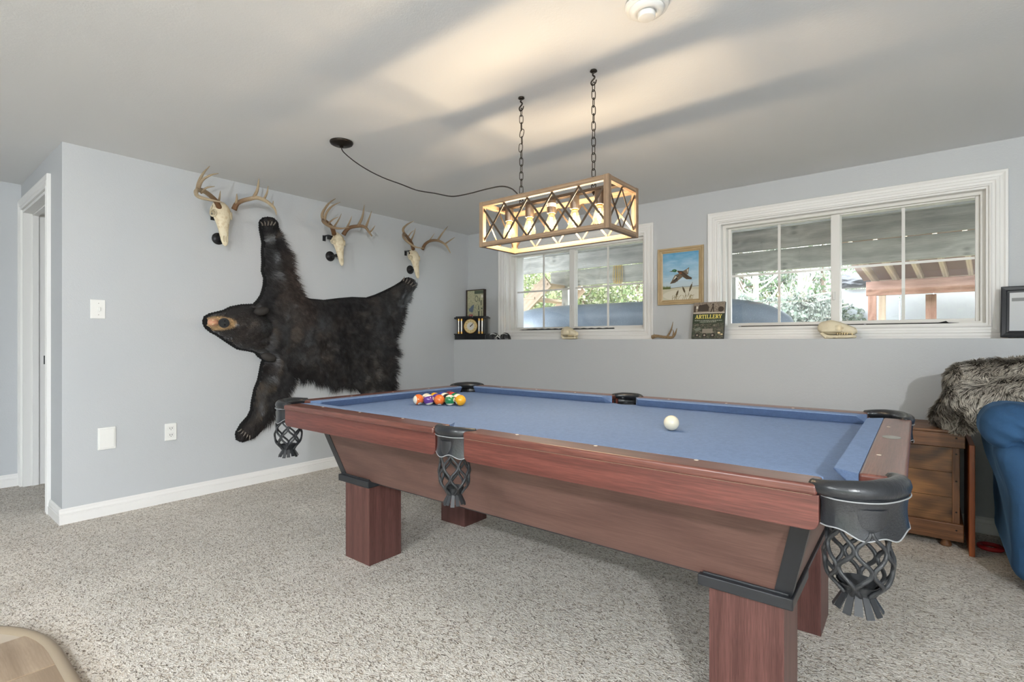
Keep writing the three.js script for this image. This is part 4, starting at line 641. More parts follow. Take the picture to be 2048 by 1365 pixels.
    for (let k = 0; k < 4; k++) { const a = k * Math.PI / 2 + 0.6; add('screw', [cyl(V(fl.x + 0.008, fl.y + Math.cos(a) * 0.029, fl.z + Math.sin(a) * 0.029), V(fl.x + 0.011, fl.y + Math.cos(a) * 0.029, fl.z + Math.sin(a) * 0.029), 0.0045)], M.slot, flange); }
    add('pipe', [cyl(V(fl.x + 0.02, fl.y, fl.z), V(fl.x + 0.1, fl.y - 0.004, fl.z - 0.002), 0.0105, 0.0105, 16), cyl(V(fl.x + 0.085, fl.y - 0.003, fl.z - 0.002), V(fl.x + 0.105, fl.y - 0.004, fl.z - 0.002), 0.014, 0.014, 12)], M.iron, t);
    const b = onX(...d.br, XL); add('bracket', [box(b.x, b.x + 0.004, b.y - 0.028, b.y + 0.02, b.z - 0.014, b.z + 0.014, 0.001), box(b.x, b.x + 0.075, b.y + 0.012, b.y + 0.016, b.z - 0.016, b.z + 0.012, 0.001), box(b.x + 0.06, b.x + 0.064, b.y - 0.02, b.y + 0.015, b.z - 0.05, b.z + 0.01, 0.001)], M.blackTrim, t);
  }
}
// ---------------------------------------------------------------- things on the ledge and window wall
{
  const Y = LEDGE;
  // mantel clock: local frame, front towards +z
  const ck = thing('mantel_clock', 'black mantel clock with round cream dial and gilt columns on the ledge', 'clock', [-3.752, Y, -3.982]);
  ck.rotation.y = 0.3; ck.scale.set(1.16, 1, 0.9);
  add('base', [box(-0.155, 0.155, 0, 0.052, -0.06, 0.06, 0.004)], M.blackPlastic, ck);
  add('base_moulding', [box(-0.162, 0.162, 0.05, 0.062, -0.065, 0.065, 0.004)], M.blackPlastic, ck);
  add('case', [box(-0.138, 0.138, 0.06, 0.222, -0.052, 0.04, 0.003)], M.blackPlastic, ck);
  add('cornice', [box(-0.16, 0.16, 0.22, 0.236, -0.062, 0.064, 0.004), box(-0.148, 0.148, 0.234, 0.246, -0.055, 0.055, 0.003)], M.blackPlastic, ck);
  for (const x of [-0.118, -0.088, 0.088, 0.118]) { const c = add('column', [cyl(V(x, 0.082, 0.052), V(x, 0.2, 0.052), 0.0085, 0.0085, 14)], M.silver, ck); add('capital', [cyl(V(x, 0.062, 0.052), V(x, 0.084, 0.052), 0.0105, 0.0105, 14), cyl(V(x, 0.198, 0.052), V(x, 0.22, 0.052), 0.0105, 0.0105, 14)], M.brass, c); }
  const dt = canvasTex(256, 256, (c, w) => { c.fillStyle = '#d9c48f'; c.fillRect(0, 0, w, w); c.fillStyle = '#dcd9d2'; c.beginPath(); c.arc(128, 128, 72, 0, 7); c.fill(); c.fillStyle = '#5b4524'; c.font = 'bold 26px serif'; c.textAlign = 'center'; c.textBaseline = 'middle'; for (let i = 1; i <= 12; i++) { const a = i / 12 * Math.PI * 2 - Math.PI / 2; c.fillText(String(i), 128 + Math.cos(a) * 98, 128 + Math.sin(a) * 98); } });
  const disc = new THREE.CircleGeometry(0.074, 48); disc.scale(0.86, 1, 1); disc.translate(0, 0.141, 0.0425); const dial = add('dial', [strip(disc)], std({ map: dt, roughness: 0.45 }), ck);
  add('bezel', [strip(new THREE.TorusGeometry(0.075, 0.004, 8, 48)).scale(0.86, 1, 1).translate(0, 0.141, 0.042)], M.brass, ck);
  add('hand', [bar(V(0, 0.141, 0.0445), V(0.032, 0.178, 0.0445), 0.004, 0.001, V(0, 1, 0)), cyl(V(0, 0.141, 0.043), V(0, 0.141, 0.046), 0.006)], M.blackPlastic, dial);
  add('hand', [bar(V(0, 0.141, 0.0435), V(0.022, 0.158, 0.0435), 0.005, 0.001, V(0, 1, 0))], M.blackPlastic, dial);
  // framed collage behind the clock, leaning against the wall
  const tin = thing('collage_box', 'shallow shadow box with old photos and badges standing behind the clock', 'shadow box', [-3.8, Y, -4.094]);
  tin.rotation.y = 0.05;
  const tt = canvasTex(256, 384, (c, w, h) => {
    const R = rng(9); c.fillStyle = '#b9b693'; c.fillRect(0, 0, w, h); for (let i = 0; i < 500; i++) { c.fillStyle = ['#8d9170', '#c7c39c', '#6a6d50', '#d8d0ab'][Math.floor(R() * 4)]; c.globalAlpha = 0.35; c.fillRect(R() * w, R() * h, 4 + 20 * R(), 3 + 12 * R()); } c.globalAlpha = 1;
    c.fillStyle = '#3b4a2f'; c.fillRect(110, 2, 140, 26); c.fillStyle = '#e8e4da'; c.fillRect(212, 38, 28, 22); c.strokeStyle = '#4c5038'; c.lineWidth = 6; c.beginPath(); c.arc(140, 66, 22, 0, 7); c.stroke(); c.fillStyle = '#3f4630'; for (const [x, y, a, b] of [[180, 60, 10, 30], [205, 80, 14, 40], [165, 120, 12, 34], [210, 140, 22, 12], [215, 160, 10, 60], [164, 165, 24, 58], [205, 215, 28, 26]]) c.fillRect(x, y, a, b);
    c.fillStyle = '#5d6f86'; c.beginPath(); c.moveTo(20, 150); c.lineTo(70, 120); c.lineTo(105, 110); c.lineTo(92, 150); c.lineTo(80, 175); c.lineTo(30, 165); c.fill(); c.fillStyle = '#c0504e'; c.fillRect(24, 190, 58, 44); c.fillStyle = '#e2a7a0'; c.fillRect(36, 196, 24, 12); c.fillStyle = '#d9c08e'; c.fillRect(14, 262, 120, 20); c.fillStyle = '#43493c'; c.fillRect(150, 248, 62, 48); c.fillStyle = '#8c4a3a'; c.fillRect(60, 286, 170, 26); c.fillStyle = '#3a5a62'; c.fillRect(16, 284, 40, 20); c.fillStyle = '#e9e6df'; c.fillRect(10, 312, 66, 60); c.fillStyle = '#d5a93c'; c.fillRect(82, 318, 60, 18); c.fillStyle = '#a06a50'; c.fillRect(150, 318, 90, 50);
  });
  add('box_frame', [box(-0.125, 0.125, 0, 0.008, -0.02, 0.02), box(-0.125, 0.125, 0.532, 0.54, -0.02, 0.02), box(-0.125, -0.117, 0, 0.54, -0.02, 0.02), box(0.117, 0.125, 0, 0.54, -0.02, 0.02), box(-0.12, 0.12, 0.004, 0.536, -0.02, -0.012)], M.darkWood, tin);
  const tp = new THREE.PlaneGeometry(0.234, 0.524); tp.translate(0, 0.27, 0.006); add('collage', [strip(tp)], std({ map: tt, roughness: 0.5 }), tin);
  add('cover_glass', [box(-0.117, 0.117, 0.008, 0.532, 0.012, 0.015)], M.glass, tin);
  // goggles
  const gg = thing('goggles', 'small pair of black goggles with white trim beside the clock', 'goggles', [-3.36, Y, -3.975]);
  gg.rotation.y = 0.1;
  for (const s of [-1, 1]) { const e = new THREE.SphereGeometry(1, 24, 16, 0, Math.PI * 2, 0, Math.PI * 0.5); e.scale(0.062, 0.07, 0.045); e.translate(s * 0.066, 0, 0); const c = add('lens_cup', [strip(e)], M.blackPlastic, gg); for (let k = -2; k <= 2; k++) add('rib', [taper([V(s * 0.066 + k * 0.02, 0.004, 0.046 - Math.abs(k) * 0.006), V(s * 0.066 + k * 0.019, 0.03, 0.044 - Math.abs(k) * 0.006), V(s * 0.066 + k * 0.016, 0.052, 0.032 - Math.abs(k) * 0.004)], [0.004, 0.005, 0.003], 6, 4)], M.blackTrim, c); add('white_band', [taper([V(s * 0.066 - 0.04, 0.05, 0.026), V(s * 0.066, 0.058, 0.027), V(s * 0.066 + 0.04, 0.048, 0.026)], [0.002, 0.0035, 0.002], 6, 5)], M.whitePaint, c); }
  add('bridge', [taper([V(-0.03, 0.012, 0.042), V(0, 0.034, 0.046), V(0.03, 0.012, 0.042)], [0.003, 0.004, 0.003], 6, 5), cyl(V(0, 0.03, 0.046), V(0, 0.05, 0.04), 0.0025)], M.whitePaint, gg);
  // carved stick on the window stool
  { const a = onZ(1039, 664, -4.06), b = onZ(1222, 660, -4.06), pts = [], rad = [], n = 26, y = Y + 0.012; const st = thing('carved_stick', 'dark carved pointed stick lying along the first window sill', 'stick', [0, 0, 0]);
    for (let i = 0; i <= n; i++) { const t = i / n; pts.push(V(lerp(a.x, b.x, t), 1.182 + (i % 2 ? 0.0012 : -0.0012) + 0.004 * (1 - t), -4.155)); rad.push(t < 0.16 ? lerp(0.001, 0.012, t / 0.16) : 0.0105 + (i % 2 ? 0.002 : 0)); }
    const sc = (4.155 / 4.06); pts.forEach((p) => { p.x *= sc; p.z = -4.1505; }); add('shaft', [taper(pts, rad, 8, 3)], M.blackPlastic, st); add('ferrule', [cyl(pts[n].clone().setX(pts[n].x - 0.01), pts[n].clone().setX(pts[n].x + 0.03), 0.014, 0.014, 14)], M.blackTrim, st); }
  // arrow on the second window stool
  { const a = onZ(1480, 657, -4.14), b = onZ(1918, 648, -4.14), y = 1.1865, z = -4.14; const ar = thing('arrow', 'thin black arrow with pointed head lying along the second window sill', 'arrow', [0, 0, 0]);
    add('shaft', [cyl(V(a.x, y, z), V(b.x - 0.06, y, z), 0.0035, 0.0035, 8)], M.blackPlastic, ar); add('arrowhead', [cyl(V(b.x - 0.06, y, z), V(b.x, y, z), 0.0035, 0.0006, 8), hull([[b.x - 0.11, y, z - 0.003], [b.x - 0.06, y - 0.004, z + 0.011], [b.x - 0.045, y, z + 0.001], [b.x - 0.06, y + 0.012, z]])], M.iron, ar); add('nock', [cyl(V(a.x - 0.01, y, z), V(a.x + 0.01, y, z), 0.0042, 0.0042, 8)], M.stitch, ar); add('band', [cyl(V(lerp(a.x, b.x, 0.62), y, z), V(lerp(a.x, b.x, 0.63), y, z), 0.0042, 0.0042, 8)], M.stitch, ar); }
  // small animal skulls: blob forms
  function animalSkull(name, label, cat, at, L, turn) {
    const t = thing(name, label, cat, at); t.rotation.y = turn; const k = L / 0.2;
    const g = blob((x, y, z) => { let d = sdCap(x, y, z, V(-0.045, 0.058, 0), V(-0.02, 0.06, 0), 0.036, 0.04); d = smin(d, sdCap(x, y, z, V(0.02, 0.055, 0), V(0.085, 0.04, 0), 0.032, 0.02), 0.02); d = smin(d, sdCap(x, y, z, V(-0.05, 0.04, 0.035), V(0.04, 0.04, 0.036), 0.006, 0.006), 0.008); d = smin(d, sdCap(x, y, z, V(-0.05, 0.04, -0.035), V(0.04, 0.04, -0.036), 0.006, 0.006), 0.008); const eye = Math.min(Math.hypot(x - 0.03, y - 0.058, z - 0.034), Math.hypot(x - 0.03, y - 0.058, z + 0.034)) - 0.017; d = Math.max(d, -eye); d = Math.max(d, -(Math.hypot((x - 0.104) * 0.8, y - 0.046, z) - 0.013)); return d; }, V(0.01, 0.05, 0), 0.13, 56); g.scale(k, k, k); add('cranium', [g], M.bone, t);
    const j = blob((x, y, z) => { let d = 9; for (const s of [-1, 1]) d = Math.min(d, smin(sdCap(x, y, z, V(-0.05, 0.026, s * 0.032), V(-0.03, 0.01, s * 0.03), 0.009, 0.009), sdCap(x, y, z, V(-0.03, 0.01, s * 0.03), V(0.09, 0.011, s * 0.01), 0.0095, 0.008), 0.01)); return d; }, V(0.01, 0.03, 0), 0.13, 48); j.scale(k, k, k); add('jaw', [j], M.bone, t);
    for (const s of [-1, 1]) { for (let i = 0; i < 5; i++) add('tooth', [cyl(V((0.02 + i * 0.011) * k, 0.03 * k, s * 0.021 * k), V((0.02 + i * 0.011) * k, 0.021 * k, s * 0.021 * k), 0.0045 * k, 0.002 * k, 7)], M.tooth, t); add('fang', [cyl(V(0.082 * k, 0.034 * k, s * 0.013 * k), V(0.086 * k, 0.014 * k, s * 0.012 * k), 0.0055 * k, 0.001 * k, 8)], M.tooth, t); }
    return t;
  }
  animalSkull('animal_skull', 'small cream predator skull with fangs below the first window', 'animal skull', [-2.545, Y, -3.985], 0.235, -0.35);
  animalSkull('animal_skull', 'larger smooth animal skull with brown teeth below the second window', 'animal skull', [-0.475, Y, -3.985], 0.25, -0.2);
  // shed antler piece
  { const P = (u, v, z = -3.985) => onZ(u, v, z), a = thing('shed_antler', 'small forked shed antler lying on the ledge under the duck painting', 'antler', [0, 0, 0]);
    const A2 = [[[P(1304, 674), P(1312, 672), P(1330, 674), P(1345, 674), P(1350, 668), P(1354, 656)], [0.017, 0.012, 0.011, 0.011, 0.009, 0.002]], [[P(1335, 673), P(1342, 660), P(1346, 643)], [0.009, 0.007, 0.0015]], [[P(1346, 672), P(1347, 664), P(1345, 658)], [0.008, 0.005, 0.0015]], [[P(1306, 674), P(1309, 667)], [0.006, 0.0015]]];
    const gs = A2.map(([p, r]) => { const g = taper(p, r, 8, 6), n = g.attributes.position.count, c = new Float32Array(n * 3); for (let i = 0; i < n; i++) c.set(mix3([0.2, 0.115, 0.05], [0.42, 0.31, 0.18], hash2(i, 4, 4)), i * 3); g.setAttribute('color', new THREE.BufferAttribute(c, 3)); return g; });
    const m = add('antler_beam', gs, M.antler, a); m.geometry.computeBoundingBox(); m.position.y = Y - m.geometry.boundingBox.min.y; }
  // duck painting
  {
    const p = thing('duck_painting', 'framed painting of a flying mallard over cattails between the windows', 'painting', [-1.56, 1.604, ZW]);
    const tx = canvasTex(320, 400, (c, w, h) => {
      const R = rng(4), sky = c.createLinearGradient(0, 0, 0, h * 0.66); sky.addColorStop(0, '#4f93bd'); sky.addColorStop(0.35, '#86b3cf'); sky.addColorStop(1, '#bccdd6'); c.fillStyle = sky; c.fillRect(0, 0, w, h);
      c.globalAlpha = 0.08; for (let i = 0; i < 120; i++) { c.fillStyle = R() < 0.5 ? '#dfe9ee' : '#5f9cc4'; c.beginPath(); c.ellipse(R() * w, R() * h * 0.6, 20 + 50 * R(), 6 + 14 * R(), 0, 0, 7); c.fill(); } c.globalAlpha = 1;
      c.fillStyle = '#c9c4ae'; c.fillRect(0, h * 0.745, w, h * 0.255); c.fillStyle = '#d8d3c2'; c.beginPath(); c.ellipse(w * 0.6, h * 0.9, w * 0.6, h * 0.12, 0, 0, 7); c.fill(); c.strokeStyle = '#6e6248'; c.lineWidth = 3; c.beginPath(); c.moveTo(0, h * 0.755); c.quadraticCurveTo(w * 0.5, h * 0.735, w, h * 0.73); c.stroke();
      c.fillStyle = '#66713f'; for (let i = 0; i < 12; i++) { c.beginPath(); c.moveTo(i * 6 - 4, h * 0.765); c.lineTo(i * 6 + 2, h * (0.68 + 0.03 * R())); c.lineTo(i * 6 + 8, h * 0.765); c.fill(); }
      const cat = (x0, y0, x1, y1, l) => { c.strokeStyle = '#6b5f43'; c.lineWidth = 3; c.beginPath(); c.moveTo(x0, y0); c.lineTo(x1, y1); c.stroke(); const a = Math.atan2(y1 - y0, x1 - x0); c.save(); c.translate(lerp(x0, x1, 0.62), lerp(y0, y1, 0.62)); c.rotate(a); c.fillStyle = '#57492f'; c.beginPath(); c.ellipse(0, 0, l, 8, 0, 0, 7); c.fill(); c.restore(); };
      cat(112, 398, 142, 318, 28); cat(212, 372, 178, 288, 26); cat(222, 380, 268, 258, 34); c.strokeStyle = '#8a7d55'; c.lineWidth = 3; for (let i = 0; i < 16; i++) { const x = 60 + R() * 220; c.beginPath(); c.moveTo(x, 400); c.quadraticCurveTo(x + (R() - 0.5) * 60, 350 + R() * 20, x + (R() - 0.3) * 90, 352 + R() * 30); c.stroke(); }
      // mallard in flight
      c.fillStyle = '#4b3c2c'; c.beginPath(); c.moveTo(126, 152); c.lineTo(180, 160); c.lineTo(236, 208); c.lineTo(262, 222); c.lineTo(258, 236); c.lineTo(214, 232); c.lineTo(160, 196); c.fill();
      c.fillStyle = '#6b5d4c'; c.beginPath(); c.moveTo(150, 178); c.lineTo(110, 190); c.lineTo(66, 262); c.lineTo(112, 256); c.lineTo(186, 206); c.fill(); c.beginPath(); c.moveTo(180, 162); c.lineTo(212, 148); c.lineTo(238, 132); c.lineTo(228, 192); c.lineTo(214, 190); c.fill();
      c.fillStyle = '#c9c2b4'; c.beginPath(); c.moveTo(116, 196); c.lineTo(96, 228); c.lineTo(140, 214); c.fill(); c.beginPath(); c.moveTo(216, 152); c.lineTo(232, 146); c.lineTo(222, 180); c.fill(); c.strokeStyle = '#1d1a18'; c.lineWidth = 3; for (let i = 0; i < 6; i++) { c.beginPath(); c.moveTo(150 - i * 4, 190 + i * 3); c.lineTo(74 + i * 12, 258 - i * 2); c.stroke(); } c.beginPath(); c.moveTo(170, 160); c.lineTo(226, 218); c.stroke(); c.fillStyle = '#8a4b28'; c.fillRect(150, 170, 22, 12);
      c.fillStyle = '#e9e5da'; c.fillRect(124, 150, 8, 16); c.fillStyle = '#1f5a34'; c.beginPath(); c.ellipse(108, 152, 22, 12, 0.15, 0, 7); c.fill(); c.fillStyle = '#4d4a2e'; c.beginPath(); c.moveTo(90, 150); c.lineTo(58, 156); c.lineTo(90, 160); c.fill(); c.fillStyle = '#fff'; c.fillRect(102, 148, 3, 3);
    });
    const fm = [[0, 0.006], [0.012, 0.012], [0.02, 0.013], [0.024, 0.019], [0.036, 0.022], [0.04, 0.02], [0.04, 0]], gold = std({ map: woodTex(47, [0.80, 0.72, 0.58], [0.58, 0.47, 0.31], { size: [0.4, 0.06], rings: 3, streak: 0.5, w: 256, h: 128 }), roughness: 0.45 });
    for (const g of mitred(fm, -0.148, 0.148, -0.192, 0.192, 0)) add('frame', [g], gold, p);
    const pl = new THREE.PlaneGeometry(0.296, 0.384); pl.translate(0, 0, 0.006); add('canvas', [strip(pl)], std({ map: tx, roughness: 0.55 }), p);
    add('backing', [box(-0.16, 0.16, -0.2, 0.2, 0.0, 0.005)], M.darkWood, p);
  }
  // book
  {
    const b = thing('artillery_book', 'book titled ARTILLERY leaning on the ledge beside the second window', 'book', [-1.302, Y + 0.002, -3.985]); b.rotation.set(-0.2, 0, 0);
    const tx = canvasTex(512, 640, (c, w, h) => {
      const R = rng(8); c.fillStyle = '#2c3a2a'; c.fillRect(0, 0, w, h); c.fillStyle = '#8a7d70'; c.fillRect(0, 0, w, 205);
      for (let i = 0; i < 700; i++) { c.globalAlpha = 0.3; c.fillStyle = ['#5a4d42', '#b9ada0', '#3a322b', '#9c8f80'][Math.floor(R() * 4)]; c.fillRect(R() * w, R() * 200, 6 + R() * 22, 3 + R() * 10); } c.globalAlpha = 1;
      c.fillStyle = '#3f352d'; c.beginPath(); c.moveTo(70, 160); c.lineTo(90, 50); c.lineTo(220, 30); c.lineTo(260, 90); c.lineTo(250, 160); c.fill(); c.fillRect(10, 60, 28, 110); c.fillStyle = '#d8d0c4'; c.fillRect(46, 70, 30, 40); c.fillStyle = '#3a302a'; c.beginPath(); c.moveTo(280, 175); c.lineTo(315, 60); c.lineTo(330, 60); c.lineTo(346, 175); c.lineTo(330, 175); c.lineTo(318, 110); c.lineTo(300, 175); c.fill(); c.beginPath(); c.arc(320, 45, 16, 0, 7); c.fill(); c.beginPath(); c.arc(450, 130, 46, 0, 7); c.fill(); c.fillStyle = '#cfc7ba'; c.fillRect(0, 180, w, 14);
      for (let i = 0; i < 1700; i++) { c.globalAlpha = 0.35; c.fillStyle = ['#4a423d', '#7c7468', '#2c2a28', '#a59a8c', '#5b5348'][Math.floor(R() * 5)]; c.fillRect(R() * w, 370 + R() * 270, 5 + R() * 24, 3 + R() * 12); } c.globalAlpha = 1;
      c.fillStyle = '#6f7468'; c.beginPath(); c.moveTo(40, 470); c.lineTo(130, 440); c.lineTo(150, 490); c.lineTo(60, 520); c.fill(); c.fillStyle = '#8b8478'; c.fillRect(170, 470, 170, 80); for (const x of [90, 210, 340]) { c.fillStyle = '#25211f'; c.beginPath(); c.arc(x, 585, 36, 0, 7); c.fill(); c.fillStyle = '#8f8679'; c.beginPath(); c.arc(x, 585, 17, 0, 7); c.fill(); } c.fillStyle = '#e8cf9c'; c.fillRect(420, 530, 40, 26); c.fillRect(470, 560, 30, 18);
      c.fillStyle = '#f1e27a'; c.strokeStyle = '#7b7420'; c.lineWidth = 3; c.font = 'bold 92px serif'; c.textAlign = 'center'; c.textBaseline = 'middle'; c.save(); c.translate(256, 258); c.scale(0.8, 1.05); c.strokeText('ARTILLERY', 0, 0); c.fillText('ARTILLERY', 0, 0); c.restore();
      c.fillStyle = '#cfd4c4'; for (const [y, x0, x1] of [[320, 34, 478], [346, 120, 392]]) for (let x = x0; x < x1;) { const l = 8 + R() * 26; c.fillRect(x, y, Math.min(l, x1 - x), 8); x += l + 6; }
    });
    const g = new THREE.PlaneGeometry(0.236, 0.284); g.translate(0, 0.143, 0.0105); add('front_cover', [strip(g)], phys({ map: tx, roughness: 0.25, clearcoat: 0.3 }), b);
    add('cover', [box(-0.119, 0.119, 0, 0.286, 0.0085, 0.01), box(-0.119, 0.119, 0, 0.286, -0.01, -0.0085), box(-0.119, -0.117, 0, 0.286, -0.01, 0.01)], M.blackTrim, b);
    add('pages', [box(-0.117, 0.114, 0.004, 0.282, -0.0085, 0.0085)], M.ivory, b);
  }
  // photo frame with easel foot
  {
    const f = thing('photo_frame', 'black standing photo frame with a black and white dog photo', 'photo frame', [0.56, Y + 0.002, -3.95]); f.rotation.set(-0.24, 0, 0, 'YXZ'); f.rotation.y = -0.12;
    const tx = canvasTex(384, 320, (c, w, h) => { const gr = c.createLinearGradient(0, 0, 0, h); gr.addColorStop(0, '#d4d6d8'); gr.addColorStop(1, '#c4c8cc'); c.fillStyle = gr; c.fillRect(0, 0, w, h); const R = rng(2); c.fillStyle = '#8f9192'; c.fillRect(8, 45, 70, 28); for (let i = 0; i < 260; i++) { c.globalAlpha = 0.25; c.fillStyle = R() < 0.6 ? '#f2f2f2' : '#9a9c9d'; c.beginPath(); c.ellipse(90 + R() * 150, 60 + R() * 140, 5 + R() * 16, 3 + R() * 9, R() * 3, 0, 7); c.fill(); } c.globalAlpha = 1; c.fillStyle = '#4a4c50'; c.beginPath(); c.ellipse(150, 88, 40, 46, 0.2, 0, 7); c.fill(); c.fillStyle = '#1e1f21'; c.beginPath(); c.ellipse(142, 74, 16, 10, 0, 0, 7); c.fill(); c.fillStyle = '#77797c'; c.beginPath(); c.ellipse(96, 190, 34, 16, -0.4, 0, 7); c.fill(); c.beginPath(); c.ellipse(220, 200, 80, 60, 0, 0, 7); c.fill(); c.strokeStyle = '#222'; c.lineWidth = 3; c.beginPath(); c.moveTo(150, 292); c.bezierCurveTo(120, 262, 172, 246, 150, 276); c.bezierCurveTo(130, 306, 110, 300, 126, 282); c.bezierCurveTo(160, 270, 180, 300, 210, 280); c.stroke(); });
    const pr = [[0, 0.004], [0.01, 0.006], [0.014, 0.012], [0.03, 0.015], [0.036, 0.011], [0.036, -0.004], [0, -0.004]];
    for (const g of mitred(pr, -0.205, 0.205, 0.04, 0.262, 0)) add('frame', [g], M.blackTrim, f);
    const pl = new THREE.PlaneGeometry(0.41, 0.222); pl.translate(0, 0.151, 0.003); add('photo', [strip(pl)], std({ map: tx, roughness: 0.3 }), f);
    add('backing', [box(-0.22, 0.22, 0.02, 0.28, -0.006, 0.001)], M.blackTrim, f);
    add('easel', [hull([[-0.235, 0.004, -0.004], [-0.2, 0.004, -0.004], [-0.235, 0.09, -0.004], [-0.2, 0.09, -0.004], [-0.238, 0.02, -0.07], [-0.232, 0.02, -0.07]])], M.felt_black, f);
  }
}
// ---------------------------------------------------------------- trunk, leaning board, sofa, throw, toy ring
{
  const t = thing('wooden_trunk', 'rustic stained pine trunk with plank lid against the lower wall', 'trunk', [0, 0, 0]), x0 = -0.78, x1 = 0.147, zf = -3.492, zb = -3.875;
  for (const x of [x0 + 0.09, x1 - 0.07]) for (const z of [zf - 0.05, zb + 0.05]) add('foot', [lathe([[0, 0], [0.022, 0], [0.026, 0.01], [0.018, 0.026], [0.024, 0.04], [0.024, 0.045], [0, 0.045]], 16).translate(x, 0, z)], M.pineTrim, t);
  add('plinth', [box(x0, x1, 0.042, 0.132, zb, zf, 0.005, 'x')], M.pineTrim, t);
  for (let i = 0; i < 3; i++) { const y0 = 0.132 + i * 0.13; add('front_plank', [box(x0 + 0.02, x1 - 0.035, y0, y0 + 0.129, zf - 0.04, zf - 0.018, 0.002, 'x', [0.11, i * 0.02 + 0.1])], M.pine, t); }
  add('side_panel', [box(x1 - 0.033, x1 - 0.018, 0.13, 0.522, zb + 0.01, zf - 0.024, 0.002, 'z')], M.pine, t); add('side_panel', [box(x0 + 0.01, x0 + 0.025, 0.13, 0.522, zb + 0.01, zf - 0.024, 0.002, 'z')], M.pine, t);
  add('back_panel', [box(x0 + 0.01, x1 - 0.02, 0.13, 0.522, zb, zb + 0.015)], M.pine, t);
  const ba = add('corner_batten', [box(x1 - 0.046, x1 - 0.016, 0.132, 0.522, zf - 0.022, zf - 0.012, 0.002, 'y')], M.pineTrim, t);
  for (const y of [0.19, 0.35, 0.49]) add('nail', [cyl(V(x1 - 0.03, y, zf - 0.0125), V(x1 - 0.03, y, zf - 0.0095), 0.0045, 0.003, 8)], M.iron, ba);
  const lid = add('lid', [box(x0 - 0.004, x1 + 0.004, 0.525, 0.598, zf - 0.012, zf + 0.006, 0.003, 'x', [0.3, 0]), box(x1 - 0.014, x1 + 0.004, 0.525, 0.598, zb, zf - 0.01, 0.003, 'z'), box(x0 - 0.004, x0 + 0.014, 0.525, 0.598, zb, zf - 0.01, 0.003, 'z')], M.pineTrim, t);
  for (let i = 0; i < 3; i++) { const w = (zf - zb) / 3, z0 = zb + i * w; add('lid_plank', [box(x0 - 0.004, x1 + 0.004, 0.598, 0.612, z0 + 0.001, z0 + w - 0.001, 0.003, 'x', [i * 0.3, 0.2])], M.pineTrim, lid); }
  add('nail', [cyl(V(x1 - 0.03, 0.575, zf + 0.005), V(x1 - 0.03, 0.575, zf + 0.0085), 0.005, 0.003, 8)], M.iron, lid); add('nail', [cyl(V(x1 - 0.03, 0.1, zf - 0.001), V(x1 - 0.03, 0.1, zf + 0.002), 0.005, 0.003, 8)], M.iron, t);
  const bd = thing('leaning_board', 'thin varnished wooden board standing on edge between trunk and sofa', 'board', [0, 0, 0]);
  add('panel', [box(0.163, 0.186, 0, 0.555, -3.88, -3.43, 0.003, 'y')], M.board, bd);
  // sofa end
  const sf = thing('velvet_sofa', 'blue velvet sofa with overstuffed arm beside the trunk', 'sofa', [0, 0, 0]);
  const body = blob((x, y, z) => {
    const lean = 0.12 * smooth(0.05, 0.72, y) - 0.04 * Math.sin(clamp((y - 0.1) / 0.55) * Math.PI);
    let d = sdBox(x + lean * 0.5, y, z, 0.86, 0.34, -3.42, 0.58, 0.29, 0.42, 0.07);
    d = smin(d, sdBox(x, y, z, 0.8, 0.55, -3.45, 0.55, 0.12, 0.38, 0.09), 0.05);
    d -= 0.006 * Math.sin(y * 17 + z * 9) * smooth(0.1, 0.3, y); return d * 0.8;
  }, V(0.86, 0.42, -3.42), 0.72, 72);
  add('body', [uvMetres(body)], M.velvet, sf);
  const pil = blob((x, y, z) => {
    let d = sdBox(x, y, z, 0.71, 0.7, -3.4, 0.53, 0.105, 0.4, 0.1);
    const cr = Math.abs((y - 0.655) - (x - 0.32) * 0.35 - 0.02 * Math.sin(x * 20)); d += 0.03 * Math.exp(-(cr * cr) / 0.00025) * smooth(0.25, 0.34, x) * smooth(-3.2, -3.05, z);
    d += 0.0065 * Math.sin((x * 0.9 + y * 1.6) * 60) * smooth(-3.25, -3.02, z) * smooth(0.15, 0.3, x); return d * 0.85;
  }, V(0.71, 0.7, -3.4), 0.6, 84);
  add('arm_pillow', [uvMetres(pil)], M.velvet, sf);
  for (const [x, z] of [[0.36, -3.06], [0.36, -3.78], [1.3, -3.06], [1.3, -3.78]]) add('foot', [cyl(V(x, 0, z), V(x, 0.09, z), 0.022, 0.032, 14)], M.darkWood, sf);
  // throw: draped over the sofa, one corner resting on the trunk
  const th = thing('fur_throw', 'shaggy grey and cream faux fur throw draped over the sofa', 'throw blanket', [0, 0, 0]);
  const Q = (u, v, z) => onZ(u, v, z);
  const caps = [[Q(1932, 772, -3.42), Q(2080, 752, -3.38), 0.075, 0.085], [Q(1930, 800, -3.35), Q(2090, 790, -3.28), 0.075, 0.085], [Q(1925, 762, -3.5), Q(2090, 745, -3.5), 0.06, 0.07], [Q(1925, 800, -3.42), Q(1885, 832, -3.56), 0.06, 0.035], [Q(1880, 838, -3.6), Q(1915, 848, -3.5), 0.028, 0.032], [Q(1955, 822, -3.3), Q(1935, 850, -3.36), 0.04, 0.022], [Q(1925, 748, -3.42), Q(1990, 742, -3.45), 0.04, 0.05]];
  const tf = (x, y, z) => { let d = 9; for (const [a, b, ra, rb] of caps) d = smin(d, sdCap(x, y, z, a, b, ra, rb), 0.035); return Math.max(d, 0.618 - y + Math.max(0, (x - 0.155) * -0), y - 9) ; };
